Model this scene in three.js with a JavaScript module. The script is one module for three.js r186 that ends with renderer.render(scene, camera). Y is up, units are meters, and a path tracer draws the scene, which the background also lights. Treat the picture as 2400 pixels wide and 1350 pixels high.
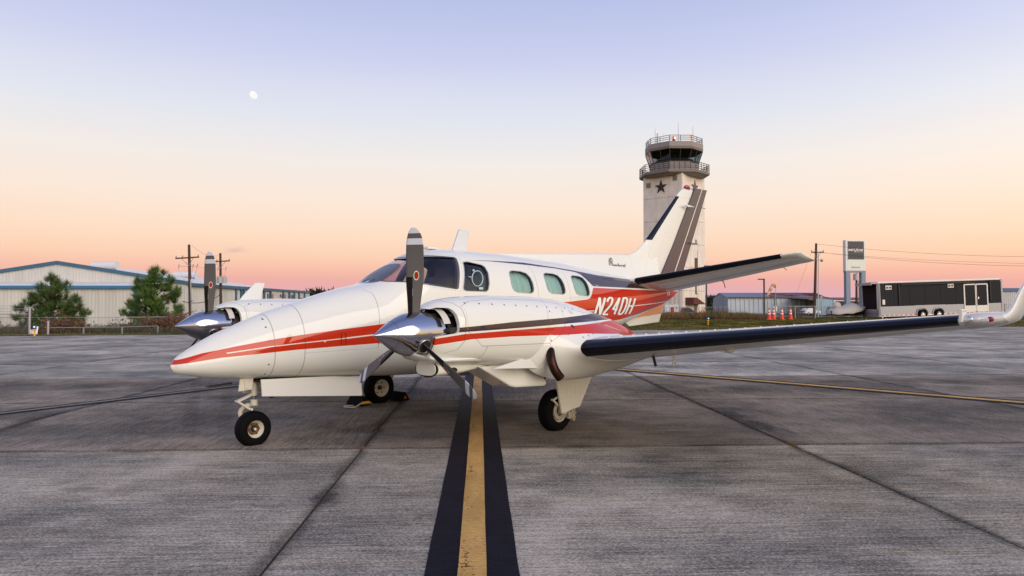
import * as THREE from 'three';
import { mergeGeometries, mergeVertices, toCreasedNormals } from 'three/addons/utils/BufferGeometryUtils.js';
import { RoundedBoxGeometry } from 'three/addons/geometries/RoundedBoxGeometry.js';
import { ConvexGeometry } from 'three/addons/geometries/ConvexGeometry.js';
import { Brush, Evaluator, SUBTRACTION } from 'three-bvh-csg';

// ---------------------------------------------------------------- camera, sky, sun, exposure
const scene = new THREE.Scene();
const CAM_Y = 1.411, F = 1684.4;
const camera = new THREE.PerspectiveCamera(2 * Math.atan(675 / F) * 180 / Math.PI, 16 / 9, 0.1, 9000);
camera.position.set(0, CAM_Y, 0);
camera.lookAt(0, CAM_Y + 42.5 / F * 100, -100);
camera.updateMatrixWorld();

const EXPOSURE = 1.0;
const SUN_AZ = Math.atan2(0.62, 0.78);               // behind the camera, to the right
const SUN_EL = 24 * Math.PI / 180;
const sunDir = new THREE.Vector3(Math.sin(SUN_AZ) * Math.cos(SUN_EL), Math.sin(SUN_EL), Math.cos(SUN_AZ) * Math.cos(SUN_EL));
const sun = new THREE.DirectionalLight(new THREE.Color(1.0, 0.84, 0.66), 2.25);
sun.position.copy(sunDir).multiplyScalar(60).add(new THREE.Vector3(0, 0, -10));
sun.target.position.set(0, 0, -10);
sun.castShadow = true;
sun.shadow.radius = 95;                              // the sun is down: a broad afterglow, not a disc
Object.assign(sun.shadow.camera, { left: -40, right: 40, top: 40, bottom: -40, near: 1, far: 200 });
sun.shadow.mapSize.set(2048, 2048);
scene.add(sun, sun.target);

function rng(seed) { let a = seed >>> 0; return () => { a = (a + 0x6D2B79F5) | 0; let t = Math.imul(a ^ (a >>> 15), 1 | a); t = (t + Math.imul(t ^ (t >>> 7), 61 | t)) ^ t; return ((t ^ (t >>> 14)) >>> 0) / 4294967296; }; }
const lin = (r, g, b) => { const f = c => { c /= 255; return c <= 0.04045 ? c / 12.92 : ((c + 0.055) / 1.055) ** 2.4; }; return [f(r), f(g), f(b)]; };
const clamp = (x, a = 0, b = 1) => Math.min(b, Math.max(a, x));
const sstep = (a, b, x) => { const t = clamp((x - a) / (b - a)); return t * t * (3 - 2 * t); };
const mix = (a, b, t) => a + (b - a) * t;

// tiling value noise
const LAT = (() => { const r = rng(77), a = new Float32Array(65536); for (let i = 0; i < 65536; i++) a[i] = r(); return a; })();
function vn(x, y, px, py, s = 0) { const xi = Math.floor(x), yi = Math.floor(y), fx = x - xi, fy = y - yi, u = fx * fx * (3 - 2 * fx), v = fy * fy * (3 - 2 * fy); const m = (a, p) => ((a % p) + p) % p, h = (a, b) => LAT[(m(a, px) * 73 + m(b, py) * 1931 + s * 7919) & 65535]; return mix(mix(h(xi, yi), h(xi + 1, yi), u), mix(h(xi, yi + 1), h(xi + 1, yi + 1), u), v); }
function fbm(x, y, px, py, o = 4, s = 0) { let a = 0, w = 0.5, t = 0; for (let i = 0; i < o; i++) { a += w * vn(x, y, px, py, s + i); t += w; w *= 0.5; x *= 2; y *= 2; px *= 2; py *= 2; } return a / t; }
// clear twilight sky: rose belt over a violet earth shadow opposite the sunset, warm glow round the sunset
const ANTI = [[0, 188, 156, 178], [0.7, 211, 159, 173], [1.6, 231, 169, 168], [2.6, 246, 188, 168], [3.8, 253, 209, 180], [5.5, 254, 223, 197], [8, 252, 232, 216], [11, 245, 237, 231], [14.5, 228, 231, 241], [19, 204, 210, 239], [24, 181, 191, 232], [32, 158, 171, 220], [48, 142, 155, 203], [90, 122, 135, 180]].map(([e, ...c]) => [e, ...lin(...c)]);
const GLOW = [[0, 255, 176, 96], [1.5, 255, 188, 104], [4, 255, 206, 132], [8, 255, 222, 172], [13, 250, 228, 205], [19, 228, 226, 228], [26, 196, 206, 234], [36, 160, 172, 220], [52, 142, 155, 203], [90, 122, 135, 180]].map(([e, ...c]) => [e, ...lin(...c)]);
const ramp = (S, e) => { let i = 0; while (i < S.length - 2 && e > S[i + 1][0]) i++; const t = clamp((e - S[i][0]) / (S[i + 1][0] - S[i][0])); return [1, 2, 3].map(k => mix(S[i][k], S[i + 1][k], t)); };
{
  const W = 2048, H = 1024, d = new Float32Array(W * H * 4);
  const anti = SUN_AZ + Math.PI - 0.12;
  const wisps = [[552, 586, 0.9, 0.17, 0.5], [535, 590, 0.5, 0.1, 0.35], [2010, 670, 1.2, 0.16, 0.35], [1915, 668, 0.9, 0.12, 0.35], [1670, 687, 1.4, 0.16, 0.3], [1780, 690, 1.6, 0.14, 0.25], [1870, 692, 1.2, 0.12, 0.2]];
  const W2 = wisps.map(([u, v, w, h, a]) => [Math.atan2(u - 1200, F), Math.atan((717.5 - v) / Math.hypot(F, u - 1200)), w * Math.PI / 180, h * Math.PI / 180, a]);
  for (let y = 0; y < H; y++) {
    const el = ((y + 0.5) / H - 0.5) * 180, A = ramp(ANTI, Math.max(0, el)), G = ramp(GLOW, Math.max(0, el));
    for (let x = 0; x < W; x++) {
      const th = ((x + 0.5) / W - 0.5) * 2 * Math.PI;         // atan2(z, x)
      const az = Math.atan2(Math.cos(th), Math.sin(th));       // atan2(x, z)
      const k = 0.5 - 0.5 * Math.cos(az - anti), s = sstep(0.12, 0.9, k), br = 1 + 0.45 * s;
      const i = (y * W + x) * 4;
      let c = [0, 1, 2].map(j => mix(A[j], G[j], s) * br);
      if (el > 0 && el < 8) {
        const caz = Math.atan2(Math.sin(th) > 0 ? 9 : Math.cos(th), -Math.sin(th)), er = el * Math.PI / 180;
        let m = 0;
        for (const [a, e, w, h, o] of W2) { const q = ((caz - a) / w) ** 2 + ((er - e - 0.25 * h * Math.sin((caz - a) * 300)) / h) ** 2; m = Math.max(m, o * Math.exp(-q * 2.2)); }
        if (m > 0.003) { const t = lin(168, 150, 178); c = c.map((v, j) => mix(v, t[j], m)); }
      }
      { const hz = 1 + 0.035 * sstep(60, 5, el) * (fbm((az / Math.PI * 0.5 + 0.5) * 16, el * 0.35 + 40, 16, 256, 3, 801) - 0.5); c = c.map(v => v * hz); }
      d[i] = c[0]; d[i + 1] = c[1]; d[i + 2] = c[2]; d[i + 3] = 1;
    }
  }
  const sky = new THREE.DataTexture(d, W, H, THREE.RGBAFormat, THREE.FloatType);
  sky.mapping = THREE.EquirectangularReflectionMapping; sky.magFilter = sky.minFilter = THREE.LinearFilter; sky.needsUpdate = true;
  scene.background = sky; scene.environment = sky; scene.environmentIntensity = 1;
}

// ---------------------------------------------------------------- helpers
const used = {};
const numbered = n => { const k = used[n] = (used[n] ?? -1) + 1; return k ? `${n}_${String(k).padStart(3, '0')}` : n; };
function tag(o, label, category, group) { o.userData.label = label; if (category) o.userData.category = category; if (group) o.userData.group = group; return o; }
function thing(name, label, category, [x, y, z] = [0, 0, 0], turn = 0, group) { const g = new THREE.Group(); g.name = numbered(name); g.position.set(x, y, z); g.rotation.y = turn; scene.add(g); return tag(g, label, category, group); }
function part(parent, name, geo, m, label) { const o = new THREE.Mesh(Array.isArray(geo) ? merge(geo) : geo, m); o.name = name; parent.add(o); if (label) o.userData.label = label; return o; }
function parts(parent, name, geos, m) { return geos.map(g => part(parent, name, g, m)); }
function stuff(o) { o.userData.kind = 'stuff'; return o; }
function struct(name, geo, m) { const o = new THREE.Mesh(Array.isArray(geo) ? merge(geo) : geo, m); o.name = numbered(name); o.userData.kind = 'structure'; scene.add(o); return o; }
function copyOf(src, label, pos, turn = 0) { const c = src.clone(); c.name = numbered(src.name.replace(/_\d{3}$/, '')); c.position.set(...pos); c.rotation.y = turn; c.userData = { ...src.userData, label }; scene.add(c); return c; }
function merge(list) { const a = list.map(g => { const n = g.index ? g.toNonIndexed() : g.clone(); for (const k of Object.keys(n.attributes)) if (!['position', 'normal', 'uv'].includes(k)) n.deleteAttribute(k); if (!n.attributes.uv) n.setAttribute('uv', new THREE.BufferAttribute(new Float32Array(n.attributes.position.count * 2), 2)); if (!n.attributes.normal) n.computeVertexNormals(); n.clearGroups(); return n; }); return mergeGeometries(a); }
const bx = (w, h, d, x = 0, y = 0, z = 0, ry = 0, rx = 0, rz = 0) => { const g = new THREE.BoxGeometry(w, h, d); if (rx) g.rotateX(rx); if (rz) g.rotateZ(rz); if (ry) g.rotateY(ry); return g.translate(x, y, z); };
const rbx = (w, h, d, r, x = 0, y = 0, z = 0, s = 2) => new RoundedBoxGeometry(w, h, d, s, r).translate(x, y, z);
const V = (...a) => new THREE.Vector3(...a);
function bar(a, b, r0, r1 = r0, n = 8, caps = true) { const A = V(...a), B = V(...b), d = B.clone().sub(A), g = new THREE.CylinderGeometry(r1, r0, d.length(), n, 1, !caps); g.applyQuaternion(new THREE.Quaternion().setFromUnitVectors(V(0, 1, 0), d.normalize())); return g.translate((a[0] + b[0]) / 2, (a[1] + b[1]) / 2, (a[2] + b[2]) / 2); }
function beam(a, b, w, h) { const A = V(...a), B = V(...b), d = B.clone().sub(A), g = new THREE.BoxGeometry(w, h, d.length()); const m = new THREE.Matrix4().lookAt(B, A, V(0, 1, 0)); g.applyMatrix4(m); return g.translate((a[0] + b[0]) / 2, (a[1] + b[1]) / 2, (a[2] + b[2]) / 2); }
const tube = (pts, r, n = 24, k = 8) => new THREE.TubeGeometry(new THREE.CatmullRomCurve3(pts.map(p => V(...p))), n, r, k, false);
function extr(pts, depth, bevel = 0, x = 0, y = 0, z = 0, holes = []) { const s = new THREE.Shape(pts.map(p => new THREE.Vector2(...p))); for (const h of holes) s.holes.push(new THREE.Path(h.map(p => new THREE.Vector2(...p)))); return new THREE.ExtrudeGeometry(s, { depth, bevelEnabled: bevel > 0, bevelSize: bevel, bevelThickness: bevel, bevelSegments: 2, bevelOffset: -bevel, curveSegments: 8 }).translate(x, y, z); }
const lathe = (pts, n = 32) => new THREE.LatheGeometry(pts.map(p => new THREE.Vector2(...p)), n);
function mirrorZ(g) { g = g.clone(); const p = g.attributes.position, n = g.attributes.normal; for (let i = 0; i < p.count; i++) { p.setZ(i, -p.getZ(i)); if (n) n.setZ(i, -n.getZ(i)); } if (g.index) { const a = g.index.array; for (let i = 0; i < a.length; i += 3) { const t = a[i]; a[i] = a[i + 1]; a[i + 1] = t; } } else { for (const k of Object.keys(g.attributes)) { const at = g.attributes[k], s = at.itemSize; for (let i = 0; i < at.count; i += 3) for (let j = 0; j < s; j++) { const t = at.array[i * s + j]; at.array[i * s + j] = at.array[(i + 1) * s + j]; at.array[(i + 1) * s + j] = t; } } } return g; }
const C = (r, g, b) => new THREE.Color().setRGB(r, g, b);
const mat = (c, rough = 0.8, o = {}) => new THREE.MeshStandardMaterial({ color: Array.isArray(c) ? C(...c) : c, roughness: rough, metalness: 0, ...o });
const phys = (c, rough, o = {}) => new THREE.MeshPhysicalMaterial({ color: Array.isArray(c) ? C(...c) : c, roughness: rough, ...o });
const glass = (c, o = {}) => new THREE.MeshPhysicalMaterial({ color: C(...c), roughness: 0, transmission: 1, thickness: 0, ior: 1.5, ...o });
function dataTex(w, h, fn, srgb = true, rep = true) { const d = new Uint8Array(w * h * 4); for (let y = 0; y < h; y++) for (let x = 0; x < w; x++) { const c = fn(x / w, y / h), i = (y * w + x) * 4; d[i] = clamp(c[0]) * 255; d[i + 1] = clamp(c[1]) * 255; d[i + 2] = clamp(c[2]) * 255; d[i + 3] = c[3] === undefined ? 255 : clamp(c[3]) * 255; } const t = new THREE.DataTexture(d, w, h); t.magFilter = t.minFilter = THREE.LinearFilter; if (rep) t.wrapS = t.wrapT = THREE.RepeatWrapping; if (srgb) t.colorSpace = THREE.SRGBColorSpace; t.needsUpdate = true; return t; }
function canvasTex(w, h, draw, srgb = true) { const c = document.createElement('canvas'); c.width = w; c.height = h; draw(c.getContext('2d'), w, h); const t = new THREE.CanvasTexture(c); if (srgb) t.colorSpace = THREE.SRGBColorSpace; t.anisotropy = 8; return t; }
// a wall of ribbed sheet metal in the x-y plane, facing +z
function ribbed(w, top, pitch = 0.3, depth = 0.03, bot = () => 0) { const P = [], I = []; const prof = [[0, 0], [0.62, 0], [0.7, 1], [0.92, 1], [1, 0]]; const n = Math.ceil(w / pitch); let k = 0; const tp = typeof top === 'function' ? top : () => top; for (let i = 0; i < n; i++) for (let j = 0; j < 4; j++) { const xa = Math.min(w, (i + prof[j][0]) * pitch), xb = Math.min(w, (i + prof[j + 1][0]) * pitch); if (xb - xa < 1e-4) continue; const za = prof[j][1] * depth, zb = prof[j + 1][1] * depth; P.push(xa, bot(xa), za, xb, bot(xb), zb, xb, tp(xb), zb, xa, tp(xa), za); I.push(k, k + 1, k + 2, k, k + 2, k + 3); k += 4; } const g = new THREE.BufferGeometry(); g.setAttribute('position', new THREE.Float32BufferAttribute(P, 3)); g.setIndex(I); g.computeVertexNormals(); const uv = []; for (let i = 0; i < P.length; i += 3) uv.push(P[i], P[i + 1]); g.setAttribute('uv', new THREE.Float32BufferAttribute(uv, 2)); return g; }
// real place of a thing seen at (u, v) of the photograph when it stands at depth D metres
const X = (u, D) => (u - 1200) * D / F, Y = (v, D) => CAM_Y + (717.5 - v) * D / F;

// ---------------------------------------------------------------- ground
const terrain = (x, z) => {
  const edge = edgeZ(x), d = edge - z;                          // metres past the edge of the apron
  if (d < 0) return 0;
  const r = sstep(-6, 14, x);
  const left = -1.15 * sstep(5, 24, d) * (1 - 0 * r);
  const right = 0.32 * sstep(0.5, 9, d) * (1 - sstep(22, 34, d)) - 0.65 * sstep(24, 38, d) + 0.35 * sstep(70, 105, d);
  return mix(left, right, r) * sstep(0, 3, d) + 0.03 * sstep(0, 0.3, d);
};
const edgeZ = x => -39.7 - 0.268 * (x + 1.2) + 0.0009 * 0;
const SLAB_W = 4.33, SLAB_L = 3.57, ROT = 0.047;
function concreteTex(seed, along) {
  return dataTex(1024, 1024, (u, v) => {
    const big = fbm(u * 3, v * 3, 3, 3, 4, seed), mid = fbm(u * 14, v * 14, 14, 14, 3, seed + 9);
    const b1 = along ? vn(u * 300, v * 9, 300, 9, seed + 3) : vn(u * 9, v * 260, 9, 260, seed + 3);
    const b2 = along ? vn(u * 520, v * 26, 520, 26, seed + 4) : vn(u * 26, v * 500, 26, 500, seed + 4);
    const b3 = along ? vn(u * 60, v * 2, 60, 2, seed + 6) : vn(u * 2, v * 60, 2, 60, seed + 6);
    const fine = vn(u * 512, v * 512, 512, 512, seed + 5);
    const spot = vn(u * 190, v * 190, 190, 190, seed + 11);
    let k = 0.74 + 0.26 * (big - 0.5) * 2.1 + 0.26 * (mid - 0.5) + 0.15 * (b1 - 0.5) + 0.18 * (b2 - 0.5) + 0.06 * (b3 - 0.5) + 0.42 * (fine - 0.5);
    if (spot > 0.93) k += (spot - 0.93) * 2.2; if (spot < 0.06) k -= (0.06 - spot) * 4;
    const ed = Math.min(u, 1 - u, v, 1 - v) * 4; const e = sstep(0, 0.10, ed + 0.06 * (mid - 0.5)); k *= mix(0.72, 1, e);
    const br = 0.035 * (big - 0.5) + 0.02 * (b3 - 0.5);
    return [k + br, k, k - br * 1.3];
  });
}
const conc = [concreteTex(1, false), concreteTex(21, false), concreteTex(41, true), concreteTex(61, true)];
const concBump = dataTex(512, 512, (u, v) => { const k = 0.5 * vn(u * 12, v * 240, 12, 240, 81) + 0.5 * vn(u * 256, v * 256, 256, 256, 82); return [k, k, k]; }, false);
const concMats = [];
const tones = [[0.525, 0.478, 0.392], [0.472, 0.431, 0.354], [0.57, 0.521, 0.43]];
const tonesB = [[0.30, 0.254, 0.20], [0.34, 0.291, 0.232], [0.272, 0.232, 0.185]];  // browner slab rows, with some shade from the airplane put into their colour
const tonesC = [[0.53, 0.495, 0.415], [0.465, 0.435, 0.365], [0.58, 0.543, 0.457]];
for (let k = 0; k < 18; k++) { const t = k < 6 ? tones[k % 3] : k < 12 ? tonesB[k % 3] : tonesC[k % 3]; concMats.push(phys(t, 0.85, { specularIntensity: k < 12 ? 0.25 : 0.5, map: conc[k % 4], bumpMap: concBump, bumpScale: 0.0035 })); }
const apron = new THREE.Group(); apron.name = 'apron'; apron.userData.kind = 'structure'; apron.rotation.y = ROT; scene.add(apron);
function slabGeo(flipU, flipV) {
  const w = SLAB_W / 2 - 0.008, l = SLAB_L / 2 - 0.006, c = 0.012, P = [], UV = [], I = []; let n = 0;
  const ring = (a, b, y) => [[-a, y, b], [a, y, b], [a, y, -b], [-a, y, -b]];
  const quad = q => { for (const p of q) { P.push(...p); let u = p[0] / SLAB_W + 0.5, v = p[2] / SLAB_L + 0.5; UV.push(flipU ? 1 - u : u, flipV ? 1 - v : v); } I.push(n, n + 1, n + 2, n, n + 2, n + 3); n += 4; };
  const t = ring(w - c, l - c, 0), m = ring(w, l, -0.007), b = ring(w, l, -0.2);
  quad(t); for (let i = 0; i < 4; i++) { const j = (i + 1) % 4; quad([m[i], m[j], t[j], t[i]]); quad([b[i], b[j], m[j], m[i]]); }
  const g = new THREE.BufferGeometry(); g.setAttribute('position', new THREE.Float32BufferAttribute(P, 3)); g.setAttribute('uv', new THREE.Float32BufferAttribute(UV, 2)); g.setIndex(I); g.computeVertexNormals(); return g;
}
const slabs = [slabGeo(0, 0), slabGeo(1, 0), slabGeo(0, 1), slabGeo(1, 1)];
{
  const r = rng(5), far = [];
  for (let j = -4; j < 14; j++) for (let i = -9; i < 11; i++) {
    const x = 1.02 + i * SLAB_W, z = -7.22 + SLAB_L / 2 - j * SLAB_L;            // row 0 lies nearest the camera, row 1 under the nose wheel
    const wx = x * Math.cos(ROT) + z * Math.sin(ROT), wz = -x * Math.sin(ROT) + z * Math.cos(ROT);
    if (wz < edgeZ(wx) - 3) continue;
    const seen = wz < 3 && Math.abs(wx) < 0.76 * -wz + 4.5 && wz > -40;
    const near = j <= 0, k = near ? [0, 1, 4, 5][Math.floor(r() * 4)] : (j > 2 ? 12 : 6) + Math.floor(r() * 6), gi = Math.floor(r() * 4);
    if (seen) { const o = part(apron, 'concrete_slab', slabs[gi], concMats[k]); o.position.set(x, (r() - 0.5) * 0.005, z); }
    else far.push(slabs[gi].clone().translate(x, 0, z));
  }
  const o = part(apron, 'distant_slabs', far, concMats[13]); o.userData.kind = 'stuff';
  // bitumen in the joints, ragged and a little below the surface
  part(apron, 'joint_filler', bx(100, 0.05, 64, 0, -0.037, -18), mat([0.012, 0.011, 0.012], 0.9));
}
// painted lines: sheets 4 mm above the concrete, with chipped edges
function strip(a, b, w, y, seed, jag, step = 0.06) {
  const r = rng(seed), A = V(a[0], 0, a[1]), B = V(b[0], 0, b[1]), d = B.clone().sub(A), L = d.length(); d.normalize(); const s = V(-d.z, 0, d.x), n = Math.max(2, Math.round(L / step)), P = [], UV = [], I = [];
  for (let i = 0; i <= n; i++) { const t = i / n * L, c = A.clone().addScaledVector(d, t), j0 = (r() - 0.5) * jag, j1 = (r() - 0.5) * jag; P.push(c.x - s.x * (w / 2 + j0), y, c.z - s.z * (w / 2 + j0), c.x + s.x * (w / 2 + j1), y, c.z + s.z * (w / 2 + j1)); UV.push(0, t, w, t); if (i < n) { const k = i * 2; I.push(k, k + 1, k + 3, k, k + 3, k + 2); } }
  const g = new THREE.BufferGeometry(); g.setAttribute('position', new THREE.Float32BufferAttribute(P, 3)); g.setAttribute('uv', new THREE.Float32BufferAttribute(UV, 2)); g.setIndex(I); g.computeVertexNormals(); if (g.attributes.normal.getY(0) < 0) { const q = g.index.array; for (let i = 0; i < q.length; i += 3) { const t = q[i]; q[i] = q[i + 1]; q[i + 1] = t; } g.computeVertexNormals(); } return g;
}
const wearTex = dataTex(512, 1024, (u, v) => { const k = 0.86 + 0.2 * (fbm(u * 4, v * 8, 4, 8, 3, 91) - 0.5) + 0.16 * (vn(u * 20, v * 360, 20, 360, 92) - 0.5); const chip = vn(u * 40, v * 150, 40, 150, 93) * 0.6 + 0.4 * fbm(u * 3, v * 5, 3, 5, 2, 94); const c = chip > 0.79 ? 0.55 : 1; return [k * c, k * c, k * c]; });
const wearTex2 = wearTex.clone(); wearTex2.repeat.set(2.5, 0.45); wearTex2.needsUpdate = true;
const blackTex = dataTex(256, 1024, (u, v) => { const k = 0.72 + 0.34 * (fbm(u * 3, v * 12, 3, 12, 3, 101) - 0.5) + 0.34 * (vn(u * 4, v * 300, 4, 300, 102) - 0.5); const c = vn(u * 30, v * 260, 30, 260, 103); const q = c > 0.9 ? 1.6 : 1; return [k * q, k * q, k * q]; });
blackTex.repeat.set(2, 0.45);
const yellow = phys([0.67, 0.40, 0.125], 0.8, { specularIntensity: 0.3, map: wearTex2, bumpMap: concBump, bumpScale: 0.002 }), black = phys([0.0075, 0.0085, 0.019], 0.75, { specularIntensity: 0.3, map: blackTex, bumpMap: concBump, bumpScale: 0.002 });
const wornYellow = mat([0.30, 0.22, 0.12], 0.8, { map: wearTex2 });
const cl = z => -0.04 + 0.0445 * z;   // the centre line's x at a given z
struct('taxiway_line_border', strip([cl(-1.2), -1.2], [cl(-26), -26], 0.50, 0.005, 3, 0.004, 0.25), black);
struct('taxiway_line', strip([cl(-1.2), -1.2], [cl(-26), -26], 0.152, 0.009, 4, 0.003, 0.25), yellow);
struct('taxiway_line_border', strip([9.2, -8.62], [-0.6, -19.25], 0.52, 0.006, 5, 0.01), black);
struct('taxiway_line', strip([9.2, -8.62], [-0.6, -19.25], 0.2, 0.010, 6, 0.008), yellow);
for (const o of [-0.115, 0.115]) struct('faded_line_border', strip([-7.55 - o * 0.86, -7.95 - o * 0.5], [-1.2 - o * 0.86, -19.3 - o * 0.5], 0.11, 0.0055, 7, 0.012), black);
struct('faded_line', strip([-7.55, -7.95], [-1.2, -19.3], 0.118, 0.0095, 8, 0.02), mat([0.255, 0.215, 0.18], 0.8, { map: wearTex2 }));

// the land beyond the apron: one sheet out to the horizon
const grassTex = dataTex(1024, 1024, (u, v) => { const a = fbm(u * 6, v * 6, 6, 6, 4, 111), b = vn(u * 300, v * 300, 300, 300, 112), c = fbm(u * 40, v * 40, 40, 40, 3, 113); const k = 0.55 + 0.5 * (a - 0.5) + 0.35 * (b - 0.5) + 0.35 * (c - 0.5); const dry = sstep(0.42, 0.66, a * 0.6 + c * 0.4); return [k * mix(0.78, 1.1, dry), k * mix(0.8, 0.92, dry), k * mix(0.5, 0.62, dry)]; });
{
  const xs = [], ds = [0, 0.15, 0.3, 0.6, 1, 1.6, 2.4, 3.4, 4.6, 6, 7.5, 9, 11, 13.5, 16, 19, 22, 25, 28, 31, 35, 40, 48, 60, 80, 110, 160, 240, 400, 700, 1200, 2500];
  for (let x = -120; x <= 120; x += 1.5) xs.push(x);
  const lo = [-2500, -1200, -600, -350, -220, -160], all = [...lo, ...xs, ...lo.map(a => -a).reverse()], P = [], UV = [], I = [], N = ds.length;
  all.forEach((x, i) => ds.forEach((d, j) => { const ex = clamp(x, -120, 120), z = edgeZ(ex) - d, h = j === 0 ? -0.05 : terrain(ex, z) + (d > 0.4 && d < 40 ? 0.03 * (fbm(x * 0.7 + 500, z * 0.7 + 500, 4096, 4096, 3, 7) - 0.5) : 0); P.push(x, h, z); UV.push(x / 6, z / 6); if (i && j) { const a = (i - 1) * N + j - 1, b = i * N + j - 1; I.push(a, b, b + 1, a, b + 1, a + 1); } }));
  const g = new THREE.BufferGeometry(); g.setAttribute('position', new THREE.Float32BufferAttribute(P, 3)); g.setAttribute('uv', new THREE.Float32BufferAttribute(UV, 2)); g.setIndex(I); g.computeVertexNormals();
  struct('grass_field', g, phys([0.36, 0.36, 0.21], 1, { specularIntensity: 0, map: grassTex }));
  // the ground behind the camera and under everything else, down to the horizon
  const base = new THREE.PlaneGeometry(6000, 6000, 1, 1).rotateX(-Math.PI / 2).translate(0, -1.6, 0);
  struct('ground', base, mat([0.17, 0.15, 0.12], 0.95));
  struct('apron_outskirts', [bx(500, 0.1, 460, 0, -0.32, 197)], mat([0.24, 0.225, 0.21], 0.85));
}
const asphalt = mat([0.105, 0.10, 0.102], 0.85, { map: (() => { const t = conc[1].clone(); t.repeat.set(0.2, 0.2); t.needsUpdate = true; return t; })() });
{
  const g = new THREE.PlaneGeometry(92, 56, 46, 28).rotateX(-Math.PI / 2).translate(72, 0, -118), p = g.attributes.position;
  for (let i = 0; i < p.count; i++) p.setY(i, terrain(p.getX(i), p.getZ(i)) + 0.03);
  struct('parking_lot', g, asphalt);
  struct('dry_field', new THREE.PlaneGeometry(60, 70).rotateX(-Math.PI / 2).rotateZ(0).translate(66, -0.1, -196), mat([0.36, 0.24, 0.12], 0.95, { map: grassTex }));
}

// oil and tyre marks on the concrete
const stainTex = [0, 1].map(s => dataTex(256, 256, (u, v) => { const x = u * 2 - 1, y = v * 2 - 1, d = Math.hypot(x, y) + 0.9 * (fbm(u * 5, v * 5, 5, 5, 4, 141 + s * 9) - 0.5); const k = sstep(0.95, 0.1, d) * (0.6 + 0.6 * vn(u * 40, v * 40, 40, 40, 145)); return [k, k, k]; }, false, false));
const stain = (x, z, w, l, turn, o, s) => { const g = new THREE.PlaneGeometry(w, l).rotateX(-Math.PI / 2).rotateY(turn).translate(x, 0.0035 + 0.0004 * s, z); struct('oil_stain', g, phys([0.03, 0.026, 0.026], 0.7, { specularIntensity: 0.3, alphaMap: stainTex[s % 2], transparent: true, opacity: o })); };
stain(2.93, -8.7, 0.55, 2.0, 0.06, 0.75, 0); stain(2.6, -9.6, 0.8, 0.9, 0.2, 0.25, 1); stain(0.55, -8.8, 0.9, 0.7, 0.4, 0.45, 2); stain(-0.9, -9.7, 1.1, 0.9, 0.3, 0.4, 3); stain(-3.3, -5.6, 0.5, 0.4, 0, 0.28, 4); stain(1.5, -6.1, 0.35, 0.3, 0, 0.3, 5); stain(-1.36, -5.4, 0.3, 1.0, 0.03, 0.5, 6); stain(4.6, -6.0, 1.3, 0.8, 0.2, 0.22, 7); stain(-4.4, -11.2, 1.6, 0.6, 0.2, 0.25, 8); stain(6.1, -13.5, 1.5, 0.5, 0.1, 0.3, 9);
for (const [x0, z0, x1, z1, w, o] of [[-3.6, -8, -5.9, -13.5, 0.17, 0.10], [-3.1, -7.8, -5.2, -13.2, 0.17, 0.08]]) { const t = stainTex[1]; struct('tyre_mark', strip([x0, z0], [x1, z1], w, 0.003, 19, 0.03), phys([0.03, 0.028, 0.027], 0.8, { specularIntensity: 0.3, transparent: true, opacity: o })); }
// ---------------------------------------------------------------- the aeroplane: x forward, y up, z to its right wing; origin on the ground between the main wheels
const plane = thing('turboprop_airplane', 'white twin turboprop airplane with red and dark stripes parked across the yellow line', 'airplane', [-0.7132, 0, -9.404], -2.3264);
const FS = [[3.63, .86, .815, .02, .838, 2, 2], [3.6, .905, .782, .072, .838, 2, 2], [3.47, .998, .748, .15, .85, 2, 2.1], [3.24, 1.128, .708, .225, .875, 2, 2.2], [2.98, 1.237, .685, .28, .91, 2.05, 2.3], [2.71, 1.345, .668, .325, .95, 2.1, 2.4], [2.43, 1.43, .654, .37, 1.0, 2.15, 2.5], [2.12, 1.525, .64, .42, 1.06, 2.2, 2.6], [1.8, 1.61, .625, .475, 1.12, 2.3, 2.6], [1.46, 1.685, .61, .53, 1.18, 2.5, 2.7], [1.2, 1.83, .597, .57, 1.22, 2.9, 2.7], [.91, 1.985, .588, .61, 1.26, 3.0, 2.7], [.64, 2.1, .582, .64, 1.28, 2.9, 2.7], [.12, 2.135, .578, .675, 1.3, 2.7, 2.7], [-.6, 2.125, .58, .685, 1.31, 2.5, 2.7], [-1.27, 2.096, .62, .67, 1.33, 2.35, 2.6], [-1.88, 2.07, .7, .63, 1.36, 2.3, 2.5], [-2.39, 2.024, .8, .57, 1.4, 2.2, 2.4], [-3.0, 1.97, .95, .475, 1.45, 2.15, 2.3], [-4.03, 1.885, 1.215, .31, 1.54, 2.1, 2.2], [-4.9, 1.82, 1.42, .17, 1.64, 2, 2], [-5.3, 1.785, 1.56, .1, 1.69, 2, 2], [-5.55, 1.75, 1.68, .03, 1.72, 2, 2]];
const NS = [[2.3, 1.40, .93, .215, 1.17, 2.2, 2.2], [2.16, 1.455, .895, .255, 1.17, 2.3, 2.4], [2.01, 1.483, .875, .295, 1.17, 2.4, 2.5], [1.8, 1.501, .862, .33, 1.17, 2.5, 2.6], [1.4, 1.513, .835, .36, 1.17, 2.5, 2.8], [.91, 1.505, .804, .375, 1.15, 2.5, 2.8], [.44, 1.459, .788, .375, 1.12, 2.4, 2.8], [0, 1.361, .785, .365, 1.08, 2.3, 2.6], [-.41, 1.265, .80, .335, 1.04, 2.2, 2.4], [-.66, 1.18, .83, .29, 1.01, 2.1, 2.2], [-.93, 1.06, .9, .2, .98, 2, 2], [-1.1, .985, .94, .08, .965, 2, 2]];
const NZ = 2.034;                                        // the engines' distance from the middle
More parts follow.
